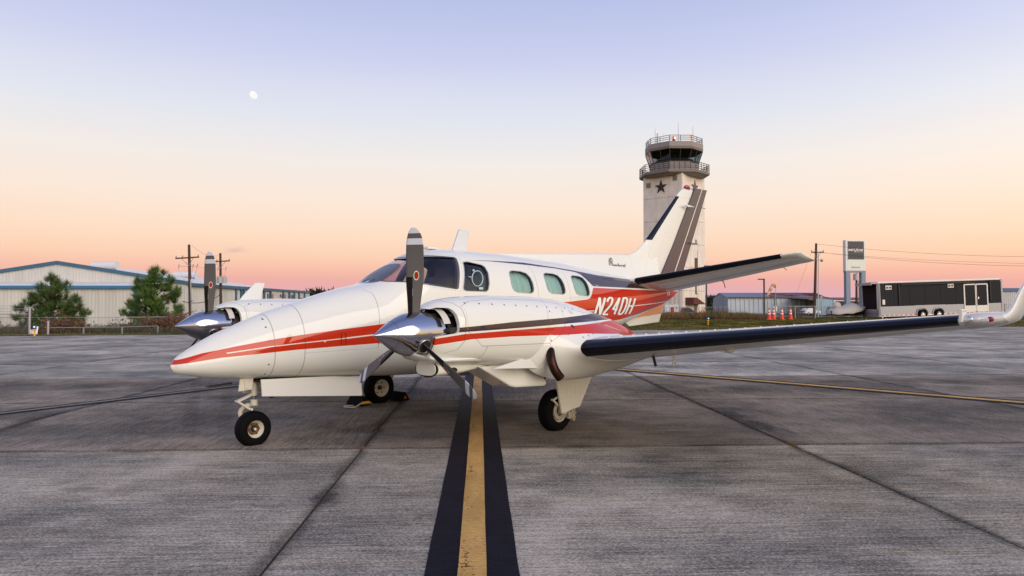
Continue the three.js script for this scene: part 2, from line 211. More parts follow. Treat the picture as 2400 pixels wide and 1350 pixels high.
function pchip(xs, ys) { const n = xs.length, h = [], d = [], m = new Array(n).fill(0); for (let i = 0; i < n - 1; i++) { h[i] = xs[i + 1] - xs[i]; d[i] = (ys[i + 1] - ys[i]) / h[i]; } m[0] = d[0]; m[n - 1] = d[n - 2]; for (let i = 1; i < n - 1; i++) if (d[i - 1] * d[i] > 0) { const a = 2 * h[i] + h[i - 1], b = h[i] + 2 * h[i - 1]; m[i] = (a + b) / (a / d[i - 1] + b / d[i]); } return x => { let i = 0; while (i < n - 2 && x > xs[i + 1]) i++; const t = (x - xs[i]) / h[i]; return ys[i] * (1 + 2 * t) * (1 - t) ** 2 + m[i] * h[i] * t * (1 - t) ** 2 + ys[i + 1] * t * t * (3 - 2 * t) + m[i + 1] * h[i] * t * t * (t - 1); }; }
function body(S) {
  const s = [...S].sort((a, b) => a[0] - b[0]), xs = s.map(r => r[0]), f = [1, 2, 3, 4, 5, 6].map(k => pchip(xs, s.map(r => r[k])));
  const at = x => f.map(g => g(x)), sp = (v, e) => Math.sign(v) * Math.abs(v) ** e;
  const point = (x, t, ins = 0) => { const [yt, yb, w, ym, nt, nb] = at(x), c = Math.cos(t), q = Math.sin(t), n = q > 0 ? nt : nb; return [x, ym + (q > 0 ? Math.max(yt - ins - ym, 0.002) : Math.max(ym - yb - ins, 0.002)) * sp(q, 2 / n), Math.max(w - ins, 0.002) * sp(c, 2 / n)]; };
  const Fv = (x, y, z) => { const [yt, yb, w, ym, nt, nb] = at(clamp(x, xs[0], xs[xs.length - 1])); return y > ym ? Math.abs(z / w) ** nt + ((y - ym) / (yt - ym)) ** nt : Math.abs(z / w) ** nb + ((ym - y) / (ym - yb)) ** nb; };
  const normal = (x, y, z) => { const e = 0.004, n = V(Fv(x + e, y, z) - Fv(x - e, y, z), Fv(x, y + e, z) - Fv(x, y - e, z), Fv(x, y, z + e) - Fv(x, y, z - e)); return n.lengthSq() > 1e-12 ? n.normalize() : V(1, 0, 0); };
  const side = (x, y, ins = 0) => { const [yt, yb, w, ym, nt, nb] = at(x); const k = y > ym ? ((y - ym) / (yt - ym - ins)) ** nt : ((ym - y) / (ym - yb - ins)) ** nb; return (w - ins) * Math.max(0, 1 - k) ** (1 / (y > ym ? nt : nb)); };
  // closed loft; the left half takes the upper half of the paint sheet, the right half the lower
  const geo = (x0, x1, nx, na, uv, ins = 0, floor = -9) => {
    const P = [], N = [], U = [], I = [];
    const push = (p, n, left) => { if (p[1] < floor) p[1] = floor; P.push(...p); N.push(n.x, n.y, n.z); U.push(...uv(p, left)); };
    for (const left of [true, false]) {
      const base = P.length / 3;
      for (let i = 0; i <= nx; i++) for (let j = 0; j <= na; j++) { let k = i / nx; k = k - Math.sin(2 * Math.PI * k) / (2 * Math.PI) * 0.55; const x = mix(x0, x1, k), t = (left ? 0.5 : -0.5) * Math.PI + Math.PI * j / na, p = point(x, t, ins); if (j === 0 || j === na) p[2] = 0; push(p, normal(...p), left); }
      for (let i = 0; i < nx; i++) for (let j = 0; j < na; j++) { const a = base + i * (na + 1) + j, b = a + na + 1; if (x1 < x0) I.push(a, b + 1, b, a, a + 1, b + 1); else I.push(a, b, b + 1, a, b + 1, a + 1); }
      for (const [i, x] of [[0, x0], [nx, x1]]) { const c = P.length / 3, [yt, yb, , ym] = at(x); push([x, ym, 0], V(Math.sign(i ? x1 - x0 : x0 - x1), 0, 0), left); for (let j = 0; j < na; j++) { const a = base + i * (na + 1) + j; if ((i === 0) === (x1 < x0)) I.push(c, a + 1, a); else I.push(c, a, a + 1); } }
    }
    const g = new THREE.BufferGeometry(); g.setAttribute('position', new THREE.Float32BufferAttribute(P, 3)); g.setAttribute('normal', new THREE.Float32BufferAttribute(N, 3)); g.setAttribute('uv', new THREE.Float32BufferAttribute(U, 2)); g.setIndex(I);
    return outward(g);
  };
  return { at, point, normal, side, geo };
}
// turn all faces outward if the loft came out inside out
function outward(g) { const p = g.attributes.position, ix = g.index.array; let v = 0; const a = V(0, 0, 0), b = V(0, 0, 0), c = V(0, 0, 0); for (let i = 0; i < ix.length; i += 3) { a.fromBufferAttribute(p, ix[i]); b.fromBufferAttribute(p, ix[i + 1]); c.fromBufferAttribute(p, ix[i + 2]); v += a.dot(b.cross(c)); } if (v < 0) for (let i = 0; i < ix.length; i += 3) { const t = ix[i]; ix[i] = ix[i + 1]; ix[i + 1] = t; } return g; }
const fus = body(FS), nac = body(NS);

// livery: flat paint on the skin, mapped from the side; each sheet has a left half above and a right half below
const WHITE = '#dadcd4', RED = '#bb2b07', DARK = '#35272b', PEACH_REFLECTION = '#d98a58';
const FX0 = -5.7, FX1 = 3.75, FY0 = 0.5, FY1 = 2.2;
const fuv = (p, left) => { const u = (FX1 - p[0]) / (FX1 - FX0), v = (p[1] - FY0) / (FY1 - FY0); return [u, left ? 0.5 + v * 0.498 + 0.001 : 0.001 + v * 0.498]; };
const sheet = (x0, x1, y0, y1, draw) => canvasTex(2048, 2048, (g, W, H) => {
  g.fillStyle = WHITE; g.fillRect(0, 0, W, H);
  for (const left of [true, false]) {
    g.save(); g.beginPath(); g.rect(0, left ? 0 : H / 2, W, H / 2); g.clip();
    const px = x => (x1 - x) / (x1 - x0) * W, py = y => (left ? H / 2 : H) - (0.001 + (y - y0) / (y1 - y0) * 0.498) * H, sx = W / (x1 - x0), sy = 0.498 * H / (y1 - y0);
    const path = (pts, close) => { g.beginPath(); pts.forEach(([x, y], i) => i ? g.lineTo(px(x), py(y)) : g.moveTo(px(x), py(y))); if (close) g.closePath(); };
    const poly = (c, pts) => { g.fillStyle = c; path(pts, true); g.fill(); };
    const line = (c, w, pts) => { g.strokeStyle = c; g.lineWidth = w; g.lineJoin = 'round'; path(pts); g.stroke(); };
    const dots = (c, r, a, b, n) => { g.fillStyle = c; for (let i = 0; i <= n; i++) { g.beginPath(); const k = n ? i / n : 0; g.ellipse(px(mix(a[0], b[0], k)), py(mix(a[1], b[1], k)), r * sx, r * sy, 0, 0, 7); g.fill(); } };
    draw({ g, left, px, py, sx, sy, poly, line, dots });
    g.restore();
  }
});
const W1 = [[.377, 1.94], [.352, 1.951], [.3, 1.956], [.09, 1.925], [.05, 1.90], [.033, 1.83], [.058, 1.69], [.09, 1.615], [.13, 1.592], [.44, 1.596], [.468, 1.606], [.478, 1.63]];
const W2 = [[-.356, 1.687], [-.366, 1.82], [-.39, 1.855], [-.44, 1.87], [-.6, 1.867], [-.7, 1.845], [-.75, 1.79], [-.768, 1.72], [-.765, 1.64], [-.745, 1.60], [-.693, 1.582], [-.45, 1.59], [-.39, 1.61], [-.366, 1.64]];
const W3 = W2.map(([x, y]) => [(x + .356) * 0.96 - 1.065, y - 0.006]), W4 = W2.map(([x, y]) => [(x + .356) * 0.92 - 1.70, y - 0.02]);
const CK = [[1.372, 1.705], [1.075, 1.892], [.985, 1.955], [.91, 1.99], [.82, 2.004], [.485, 2.0], [.472, 1.99], [.585, 1.632], [.60, 1.624], [1.05, 1.682], [1.2, 1.694], [1.35, 1.70]];
const WS = [[1.475, 1.684], [1.41, 1.70], [1.085, 1.906], [1.0, 1.965], [.955, 1.995], [1.05, 2.2], [1.9, 2.2], [1.6, 1.68]];
const grow = (pts, k) => { const cx = pts.reduce((a, p) => a + p[0], 0) / pts.length, cy = pts.reduce((a, p) => a + p[1], 0) / pts.length; return pts.map(([x, y]) => { const d = Math.hypot(x - cx, y - cy); return [cx + (x - cx) * (d + k) / d, cy + (y - cy) * (d + k) / d]; }); };
const fusTex = sheet(FX0, FX1, FY0, FY1, ({ g, left, px, py, sx, sy, poly, line, dots }) => {
  // red cheat line from the nose to the tail, split by a white line
  poly(RED, [[3.75, .90], [3.594, .904], [3.399, .964], [3.128, 1.017], [2.79, 1.073], [2.5, 1.113], [2.05, 1.165], [1.54, 1.218], [.8, 1.29], [0, 1.362], [-.7, 1.418], [-1.18, 1.449], [-1.42, 1.467], [-1.96, 1.506], [-2.05, 1.52], [-2.1, 1.555], [-2.179, 1.647], [-2.222, 1.684], [-3.81, 1.681], [-5.7, 1.683], [-5.7, 1.5], [-5.2, 1.5], [-4.85, 1.44], [-4.3, 1.345], [-3.852, 1.285], [-3.087, 1.199], [-2.749, 1.181], [-2.292, 1.173], [-1.5, 1.16], [-.5, 1.12], [.8, 1.04], [1.585, 1.007], [2.05, .989], [2.54, .967], [2.78, .950], [2.962, .937], [3.249, .917], [3.618, .862], [3.75, .85]]);
  line(WHITE, 6, [[3.199, .958], [2.784, 1.008], [2.508, 1.031], [2.05, 1.066], [1.736, 1.094], [.8, 1.165], [-.5, 1.25], [-1.953, 1.338], [-2.2, 1.342]]);
  line(WHITE, 9, [[2.0, 1.07], [1.736, 1.094], [.8, 1.165], [-.5, 1.25], [-1.953, 1.338], [-2.16, 1.342]]);
  line(WHITE, 9, [[-3.41, 1.409], [-4.2, 1.448], [-5.2, 1.51]]);
  poly(DARK, [[.27, 1.978], [-.139, 1.992], [-.799, 1.998], [-1.472, 1.962], [-2.578, 1.886], [-3.9, 1.847], [-4.726, 1.817], [-5.6, 1.80], [-5.6, 1.704], [-4.87, 1.704], [-3.831, 1.706], [-2.252, 1.706], [-2.21, 1.718], [-2.115, 1.798], [-2.023, 1.878], [-1.93, 1.905], [-1.829, 1.915], [-1.451, 1.945], [-.88, 1.966], [-.123, 1.983]]);
  // registration
  if (left) {
    const L = { N: [[[0, 0], [0, 1], [1, 0], [1, 1]]], 2: [[[0, .76], [.06, .9], [.26, 1], [.74, 1], [.94, .9], [1, .74], [.9, .56], [.1, .13], [0, 0], [1, 0]]], 4: [[[.72, 0], [.72, 1], [0, .3], [1, .3]]], D: [[[0, 0], [0, 1], [.6, 1], [.88, .92], [1, .72], [1, .28], [.88, .08], [.6, 0], [0, 0]]], H: [[[0, 0], [0, 1]], [[1, 0], [1, 1]], [[0, .5], [1, .5]]] };
    for (const [c, w] of [['#1c1014', 22], ['#eceae4', 16]]) [...'N24DH'].forEach((ch, i) => { for (const st of L[ch]) { g.strokeStyle = c; g.lineWidth = w; g.lineJoin = 'bevel'; g.lineCap = 'butt'; g.beginPath(); st.forEach(([a, b], k) => { const y = 1.285 + b * .255, x = -2.18 - i * .264 - a * .165 - b * .17; k ? g.lineTo(px(x), py(y)) : g.moveTo(px(x), py(y)); }); g.stroke(); } });
    g.fillStyle = '#3a5a9a'; g.fillRect(px(-2.27), py(1.745), 10, 10); g.fillStyle = '#b8c4d8'; g.fillRect(px(-2.31), py(1.728), 22, 4);
    g.fillStyle = '#e8e4dc'; g.fillRect(px(-4.92), py(1.675), 26, 40); g.fillStyle = '#555'; g.fillRect(px(-4.95), py(1.66), 8, 22);
  }
  // seams, hatches, screws
  const S = 'rgba(70,68,66,0.6)', T = 'rgba(80,78,75,0.45)';
  for (const x of [2.745, 2.44]) line(S, 1.2, [[x, .6], [x, 1.45]]);
  for (const [a, b, n] of [[[-.86, .62], [-.86, 1.97], 40], [[-1.58, .75], [-1.58, 1.93], 36], [[1.62, .66], [1.60, 1.56], 30], [[.55, .62], [.56, 1.56], 30], [[2.4, .72], [1.65, .70], 26], [[1.6, .78], [-.8, .74], 80], [[-.9, 1.5], [-2.0, 1.53], 36]]) dots('rgba(120,117,112,.5)', .0032, a, b, n);
  line(T, 1.4, [[2.44, .93], [1.62, .955], [1.60, 1.55], [1.66, 1.6]]);
  line(T, 1.2, [[-.83, .6], [-.86, 1.9], [-.83, 2.0]]); line(T, 1, [[-1.55, 1.48], [-1.58, 1.9]]); line(T, 1.2, [[-3.66, 1.2], [-3.66, 1.98]]);
  line(S, 2, [[1.0, .585], [1.0, .64], [.5, .64]]);
  line(T, 1.4, [[-2.5, 2.03], [-1.0, 2.11]]);
  for (const [x, y] of [[2.80, 1.2], [2.80, 1.05], [2.80, .97], [2.80, .83], [2.80, .73], [2.79, 1.28]]) dots('#55524e', .008, [x, y], [x, y], 0);
  line('#4a100a', 1.4, [[2.05, 1.13], [2.05, 1.0], [2.0, 1.0], [2.0, 1.13], [2.05, 1.13]]); line('#4a100a', 1.4, [[1.62, 1.16], [1.62, 1.0], [1.58, 1.0], [1.58, 1.16]]);
  dots('#cfd4d6', .012, [2.23, 1.045], [2.23, 1.045], 0);
  // dark gaskets round the panes and the screws of the windscreen frame
  for (const [p, k, w] of [[CK, .012, 9], [WS, .006, 5]]) line('#4b4a4b', w, [...grow(p, k), grow(p, k)[0]]);
  for (const p of [W1, W2, W3, W4]) line('#8f9a98', 4, [...grow(p, .006), grow(p, .006)[0]]);
  dots('#8b8884', .0045, [.40, 2.01], [.515, 1.60], 16); dots('#8b8884', .0045, [.54, 1.585], [1.15, 1.66], 18); dots('#8b8884', .0045, [.42, 2.03], [.85, 2.035], 13); dots('#9a9792', .004, [.37, 2.0], [.49, 1.57], 16);
  dots('#9a9792', .0045, [-3.66, 1.9], [-3.7, 1.2], 18);
});
const skinBump = dataTex(1024, 512, (u, v) => { const k = 0.75 * fbm(u * 22, v * 7, 22, 7, 2, 151) + 0.25 * fbm(u * 60, v * 24, 60, 24, 2, 155); return [k, k, k]; }, false);
const paint = map => phys([1, 1, 1], 0.6, { map, bumpMap: skinBump, bumpScale: 0.004, specularIntensity: 0.15, clearcoat: 0.9, clearcoatRoughness: 0.04 });
const fusPaint = paint(fusTex);
const whitePaint = phys(C(...lin(218, 220, 212)), 0.6, { specularIntensity: 0.15, clearcoat: 0.9, clearcoatRoughness: 0.05 });
const innerM = mat([0.13, 0.11, 0.125], 0.9), darkHole = mat([0.012, 0.011, 0.011], 0.9);
const rubber = phys([0.005, 0.006, 0.012], 0.2, { specularIntensity: 0.55 });
const chrome = phys([0.44, 0.45, 0.49], 0.12, { metalness: 1 });
const steel = phys([0.42, 0.42, 0.43], 0.35, { metalness: 1 });
const tyreM = phys([0.003, 0.003, 0.0035], 0.75, { specularIntensity: 0.2 }), creamM = phys([0.60, 0.58, 0.50], 0.5), darkMetal = phys([0.05, 0.045, 0.04], 0.45, { metalness: 0.6 });

// hollow the cabin and cut the windows
const ev = new Evaluator(); ev.attributes = ['position', 'normal', 'uv']; ev.useGroups = true;
const zero = () => [0, 0];
const brush = (g, m) => { g.clearGroups(); const b = new Brush(g, m); b.updateMatrixWorld(); return b; };
const prismCut = (pts, z0, z1) => brush(extr(pts, z1 - z0, 0, 0, 0, z0), gasketM);
const gasketM = mat([0.07, 0.075, 0.08], 0.6);
function csgMesh(b, name, parent) { const o = new THREE.Mesh(b.geometry, b.material); o.name = name; parent.add(o); return o; }
{
  let b = brush(fus.geo(3.63, -5.55, 190, 48, fuv), fusPaint);
  const cav = fus.geo(1.43, -2.55, 60, 32, zero, 0.032, 0.98);
  cav.computeVertexNormals();
  b = ev.evaluate(b, brush(cav, innerM), SUBTRACTION);
  for (const p of [W1, W2, W3, W4, CK]) b = ev.evaluate(b, prismCut(p, -1, 1), SUBTRACTION);
  b = ev.evaluate(b, prismCut(WS, 0.022, 1), SUBTRACTION); b = ev.evaluate(b, prismCut(WS, -1, -0.022), SUBTRACTION);
  csgMesh(b, 'fuselage', plane);
}
// panes lie 12 mm inside the skin; their borders run on into the thickness of the wall
function pane(pts, sgn, pad = 0.02, ins = 0.02, nx = 14, ny = 12, wave = 0) {
  const xs = pts.map(p => p[0]), ys = pts.map(p => p[1]), x0 = Math.min(...xs) - pad, x1 = Math.max(...xs) + pad, y0 = Math.min(...ys) - pad, y1 = Math.max(...ys) + pad, P = [], I = [];
  for (let i = 0; i <= nx; i++) for (let j = 0; j <= ny; j++) { const x = mix(x0, x1, i / nx), y = Math.min(mix(y0, y1, j / ny), fus.at(x)[0] - ins - 0.001), z = sgn * (fus.side(x, y, ins) - wave * (1 + Math.sin(x * 70 + Math.sin(x * 31) * 2 + (y - 1.7) * 1.2) * 0.5 + 0.5 * Math.sin(x * 150))); P.push(x, y, z); if (i && j) { const a = (i - 1) * (ny + 1) + j - 1, b = a + ny + 1; I.push(a, b, b + 1, a, b + 1, a + 1); } }
  const g = new THREE.BufferGeometry(); g.setAttribute('position', new THREE.Float32BufferAttribute(P, 3)); g.setIndex(I); g.computeVertexNormals(); return g;
}
const cabinGlass = glass([0.62, 0.80, 0.76]), cockpitGlass = glass([0.74, 0.70, 0.76]), screenGlass = glass([0.9, 0.88, 0.88]);
const curtainM = mat([0.62, 0.66, 0.62], 0.95, { side: THREE.DoubleSide });
const drapes = mat([0.5, 0.5, 0.48], 0.95);
for (const s of [-1, 1]) {
  for (const w of [W1, W2, W3, W4]) part(plane, 'window_pane', pane(w, s), cabinGlass);
  part(plane, 'cockpit_window', pane(CK, s, 0.014, 0.012, 30, 16), cockpitGlass);
  for (const w of [W2, W3, W4]) part(plane, 'curtain', pane(w.map(([x, y]) => [x, y < 1.62 ? y - 0.03 : y]), s, 0.03, 0.05, 90, 4, 0.022), curtainM);
  // the windscreen: half of the curved screen each
  const P = [], I = []; for (let i = 0; i <= 24; i++) for (let j = 0; j <= 20; j++) { const x = mix(0.93, 1.52, i / 24), p = fus.point(x, Math.PI / 2 - s * j / 20 * 1.05, 0.013); P.push(p[0], p[1], p[2]); if (i && j) { const a = (i - 1) * 21 + j - 1, b = a + 21; I.push(a, b, b + 1, a, b + 1, a + 1); } }
  const g = new THREE.BufferGeometry(); g.setAttribute('position', new THREE.Float32BufferAttribute(P, 3)); g.setIndex(I); g.computeVertexNormals();
  part(plane, 'windscreen', g, screenGlass);
}
// cabin furniture seen through the panes
{
  const seatM = mat([0.16, 0.13, 0.15], 0.85), dash = mat([0.035, 0.032, 0.04], 0.8);
  part(plane, 'glareshield', [extr([[.9, -.42], [1.05, -.40], [1.36, -.16], [1.36, .16], [1.05, .40], [.9, .42]], .05, .01).rotateX(-Math.PI / 2).translate(0, 1.60, 0), bx(0.05, 0.5, 0.8, 0.93, 1.38, 0)], dash);
  for (const [x, z] of [[.28, -.32], [.28, .32], [-.75, -.34], [-.75, .34], [-1.75, -.22], [-1.75, .22]]) part(plane, 'cabin_seat', [rbx(.5, .14, .46, .05, x, 1.22, z), rbx(.14, .62, .44, .05, x - .28, 1.5, z), rbx(.1, x < -1 ? .06 : .18, x < -1 ? .16 : .26, .025, x - .31, x < -1 ? 1.82 : 1.87, z * (x < -1 ? .8 : 1))], seatM);
  for (const z of [-.32, .32]) part(plane, 'control_yoke', [bar([.96, 1.5, z], [.8, 1.5, z], .018), new THREE.TorusGeometry(.12, .014, 8, 20, Math.PI).rotateY(Math.PI / 2).rotateX(Math.PI).translate(.8, 1.56, z)], darkMetal);
  part(plane, 'storm_window_ring', [new THREE.TorusGeometry(.092, .006, 8, 40).scale(1, 1.02, 1).translate(.235, 1.75, -fus.side(.235, 1.75, .004) - .002), rbx(.07, .03, .012, .005, .2, 1.628, -fus.side(.2, 1.628, .006)), bar([.33, 1.765, -fus.side(.33, 1.765, .004)], [.37, 1.767, -fus.side(.37, 1.767, .004)], .006), new THREE.SphereGeometry(.016, 10, 8).translate(.262, 1.848, -fus.side(.262, 1.848, .004))], phys([.45, .6, .6], .3));
  parts(plane, 'overhead_antenna', [rbx(.16, .03, .12, .013, .72, 2.103, 0), rbx(.17, .035, .13, .015, .47, 2.142, 0)], whitePaint);
  part(plane, 'blade_antenna', extr([[.115, 2.10], [-.02, 2.415], [-.035, 2.424], [-.205, 2.415], [-.135, 2.10]], .02, .006, 0, 0, -.01), phys(C(...lin(205, 212, 216)), .4, { clearcoat: .6 }));
}
// ---- wings
const naca = (t, c, m) => { const k = t / 0.2 * (0.2969 * Math.sqrt(c) - 0.126 * c - 0.3516 * c * c + 0.2843 * c ** 3 - 0.1036 * c ** 4), p = 0.22, y = c < p ? m / (p * p) * (2 * p * c - c * c) : m / ((1 - p) ** 2) * (1 - 2 * p + 2 * p * c - c * c); return [y + k, y - k]; };
// sections: { o: leading edge, c: chord, t: thickness, m: camber, up: direction of the upper side, tw: twist }; c0..c1 of the chord is built
function foil(secs, { n = 26, c0 = 0, c1 = 1, off = 0, uv } = {}) {
  const cs = []; for (let i = 0; i <= n; i++) { const k = i / n; cs.push(c0 + (c1 - c0) * (1 - Math.cos(k * Math.PI / 2))); }
  const P = [], U = [], I = [], m = 2 * n + 1, R = secs.length;
  for (const s of secs) { const up = V(...(s.up || [0, 1, 0])).normalize(), bk = V(-1, s.tw || 0, 0).normalize(); const put = (c, k) => { const y = naca(s.t, c, s.m ?? 0.012)[k] * s.c + (k ? -off : off), q = V(...s.o).addScaledVector(bk, c * s.c - off * (c === 0 ? 1 : 0)).addScaledVector(up, c === 0 && off ? 0 : y); P.push(q.x, q.y, q.z); U.push(...(uv ? uv([q.x, q.y, q.z]) : [q.x, q.z])); }; for (let i = n; i > 0; i--) put(cs[i], 0); put(cs[0], 0); for (let i = 1; i <= n; i++) put(cs[i], 1); }
  for (let r = 0; r < R - 1; r++) for (let j = 0; j < m - 1; j++) { const a = r * m + j, b = a + m; I.push(a, b, b + 1, a, b + 1, a + 1); }
  for (let r = 0; r < R - 1; r++) { const a = r * m, b = a + m; I.push(a + m - 1, b + m - 1, b, a + m - 1, b, a); }
  for (const r of [0, R - 1]) for (let j = 1; j < m - 1; j++) { const a = r * m; if (r) I.push(a, a + j, a + j + 1); else I.push(a, a + j + 1, a + j); }
  let g = new THREE.BufferGeometry(); g.setAttribute('position', new THREE.Float32BufferAttribute(P, 3)); g.setAttribute('uv', new THREE.Float32BufferAttribute(U, 2)); g.setIndex(I); g = outward(g); return toCreasedNormals(g, 0.7);
}
const wingAt = a => { const k = (a - 2.58) / 3.19; return { o: [0.72 - 0.25 * k, 0.992 + 0.318 * k, -a], c: 1.86 - 0.8 * k, t: 0.135 - 0.035 * k, m: 0.006, tw: -0.06 }; };
const wingPaint = phys([1, 1, 1], 0.45, { clearcoat: .8, clearcoatRoughness: .08, map: canvasTex(1024, 1024, (g, W, H) => { g.fillStyle = WHITE; g.fillRect(0, 0, W, H); g.strokeStyle = 'rgba(90,88,84,.5)'; g.lineWidth = 1.2; for (let i = 0; i < 9; i++) { g.beginPath(); g.moveTo(i * 128, 0); g.lineTo(i * 128, H); g.stroke(); } for (let i = 0; i < 5; i++) { g.beginPath(); g.moveTo(0, i * 256 + 60); g.lineTo(W, i * 256 + 60); g.stroke(); } g.fillStyle = 'rgba(110,106,100,.55)'; for (let i = 0; i < 64; i++) for (let j = 0; j < 5; j++) g.fillRect(i * 16, j * 256 + 66, 3, 3); }) });
wingPaint.map.wrapS = wingPaint.map.wrapT = THREE.RepeatWrapping;
for (const s of [-1, 1]) {
  const side = g => s < 0 ? g : mirrorZ(g), zs = [0.2, 1.2, 2.2, 2.9, 3.6, 4.4, 5.1, 5.77];
  const w = part(plane, 'wing', side(foil(zs.map(wingAt), { uv: p => [p[0] * .5, p[2] * .5] })), wingPaint);
  const bs = []; for (let i = 0; i <= 14; i++) bs.push(2.58 + 3.19 * i / 14);
  part(w, 'deicing_boot', side(foil(bs.map(wingAt), { n: 14, c1: 0.056, off: 0.006 })), rubber);
  parts(w, 'boot_seam', [2.86, 3.02, 4.55].map(a => side(foil([wingAt(a), wingAt(a + .012)], { n: 12, c1: .054, off: .0085 }))), rubber);
  part(w, 'vortex_generators', Array.from({ length: 22 }, (_, i) => { const q = wingAt(2.75 + i * .14), y = q.o[1] + naca(q.t, .13, .006)[0] * q.c - .06 * .13 * q.c - .014; return bx(.05, .018, .006, q.o[0] - .13 * q.c, y + .012, s * (2.75 + i * .14), .25); }), whitePaint).userData.kind = 'stuff';
  parts(w, 'static_wick', [[3.9, 0], [5.2, 0]].map(([a]) => { const q = wingAt(a); return bar([q.o[0] - q.c, q.o[1] - .01, s * a], [q.o[0] - q.c - .12, q.o[1] - .07, s * a], .004); }), darkMetal);
  // under the wing: a vent tube, a tie-down ring and a drain
  part(w, 'fuel_vent', bar([.25, .93, s * 3.12], [.2, .82, s * 3.12], .014), darkMetal); part(w, 'drain_bump', new THREE.SphereGeometry(.045, 12, 8).scale(1, .5, 1).translate(.2, 1.005, s * 3.9), creamM);
  part(w, 'tie_down_ring', [bar([.24, .94, s * 3.35], [.24, .875, s * 3.35], .012), new THREE.TorusGeometry(.022, .007, 8, 16).translate(.24, .86, s * 3.35)], creamM);
  // winglet: a blended tip pod that turns up
  const tip = [], KP = [[.47, 1.308, 5.77, 1.06, 0], [.44, 1.315, 5.87, 1.0, 0], [.33, 1.322, 5.945, .86, .1], [.2, 1.335, 6.0, .72, .45], [.12, 1.375, 6.03, .60, 1.0], [-.02, 1.56, 6.09, .42, 1.15], [-.38, 1.86, 6.24, .2, 1.15]], KT = [0, .13, .26, .36, .46, .68, 1].map(v => v), KF = [0, 1, 2, 3, 4].map(j => pchip(KT, KP.map(p => p[j])));
  for (let i = 0; i <= 22; i++) { const k = i / 22, [x, y, z, c, a] = KF.map(f => f(k)); tip.push({ o: [x, y, -z], c, t: mix(.105, .10, k), m: .006, tw: -.06 * (1 - k), up: [0, Math.cos(a), Math.sin(a)] }); }
  const wl = part(plane, 'winglet', side(foil(tip)), whitePaint);
  part(wl, 'tip_fence', side(extr([[0, 0], [.02, .07], [.06, .09], [.17, .085], [.17, 0]], .015, .004).translate(.33, 1.30, -5.80)), whitePaint);
  // landing light behind a clear cover on the tip's leading edge
  part(wl, 'light_cover', side(foil(tip.slice(1, 9), { n: 10, c1: 0.2, off: 0.007 })), glass([.93, .94, .95]));
  part(wl, 'light_recess', side(foil(tip.slice(1, 9), { n: 8, c1: 0.19, off: .0025 })), phys([.55, .55, .54], .95, { specularIntensity: .2 }));
  part(wl, 'landing_light', side(new THREE.SphereGeometry(.03, 14, 10).scale(.5, 1, 1).translate(.44, 1.312, -5.83)), phys([.5, .52, .55], .15, { metalness: .8 }));
  part(wl, 'strobe_tube', side(rbx(.012, .022, .09, .004, .405, 1.313, -5.90)), phys([.62, .63, .63], .3));
  part(wl, 'position_light', side(new THREE.SphereGeometry(.019, 12, 8).scale(.8, 1, 1.2).translate(.345, 1.318, -5.945)), phys(s < 0 ? [.30, .02, .03] : [.02, .25, .05], .15));
}
// ---- tail
const finPaint = phys([1, 1, 1], 0.6, { specularIntensity: .15, clearcoat: .9, clearcoatRoughness: .05, map: canvasTex(1024, 1024, (g, W, H) => {
  g.fillStyle = WHITE; g.fillRect(0, 0, W, H);                     // x -7 .. -0.2 from right to left, y 1.6 .. 3.8
  const px = x => (-0.2 - x) / 6.8 * W, py = y => (3.8 - y) / 2.2 * H;
  g.fillStyle = 'rgba(90,86,82,.8)'; const row = (a, b, n, r = 1.4) => { for (let i = 0; i <= n; i++) { g.beginPath(); g.arc(px(mix(a[0], b[0], i / n)), py(mix(a[1], b[1], i / n)), r, 0, 7); g.fill(); } };
  row([-4.86, 2.05], [-5.98, 3.5], 26, 1.5); row([-4.3, 2.0], [-4.75, 2.7], 12); row([-3.98, 1.95], [-3.95, 2.26], 8); row([-4.6, 2.0], [-5.05, 2.75], 10);
  g.strokeStyle = 'rgba(90,86,82,.5)'; g.lineWidth = 1; g.beginPath(); g.moveTo(px(-5.62), py(3.46)); g.lineTo(px(-6.02), py(3.47)); g.stroke();
}) });
const finUV = p => [(-0.2 - p[0]) / 6.8, 1 - (3.8 - p[1]) / 2.2];
const rudM = phys([1, 1, 1], 0.6, { specularIntensity: .15, clearcoat: .7, clearcoatRoughness: .06, map: canvasTex(512, 1024, (g, W, H) => { g.fillStyle = '#48464f'; g.fillRect(0, 0, W, H); g.fillStyle = WHITE; g.fillRect(W * .545, 0, W * .05, H); g.strokeStyle = 'rgba(40,34,36,.8)'; g.lineWidth = 2; for (const y of [.06, .5]) { g.beginPath(); g.moveTo(0, H * y); g.lineTo(W, H * y); g.stroke(); } }) });
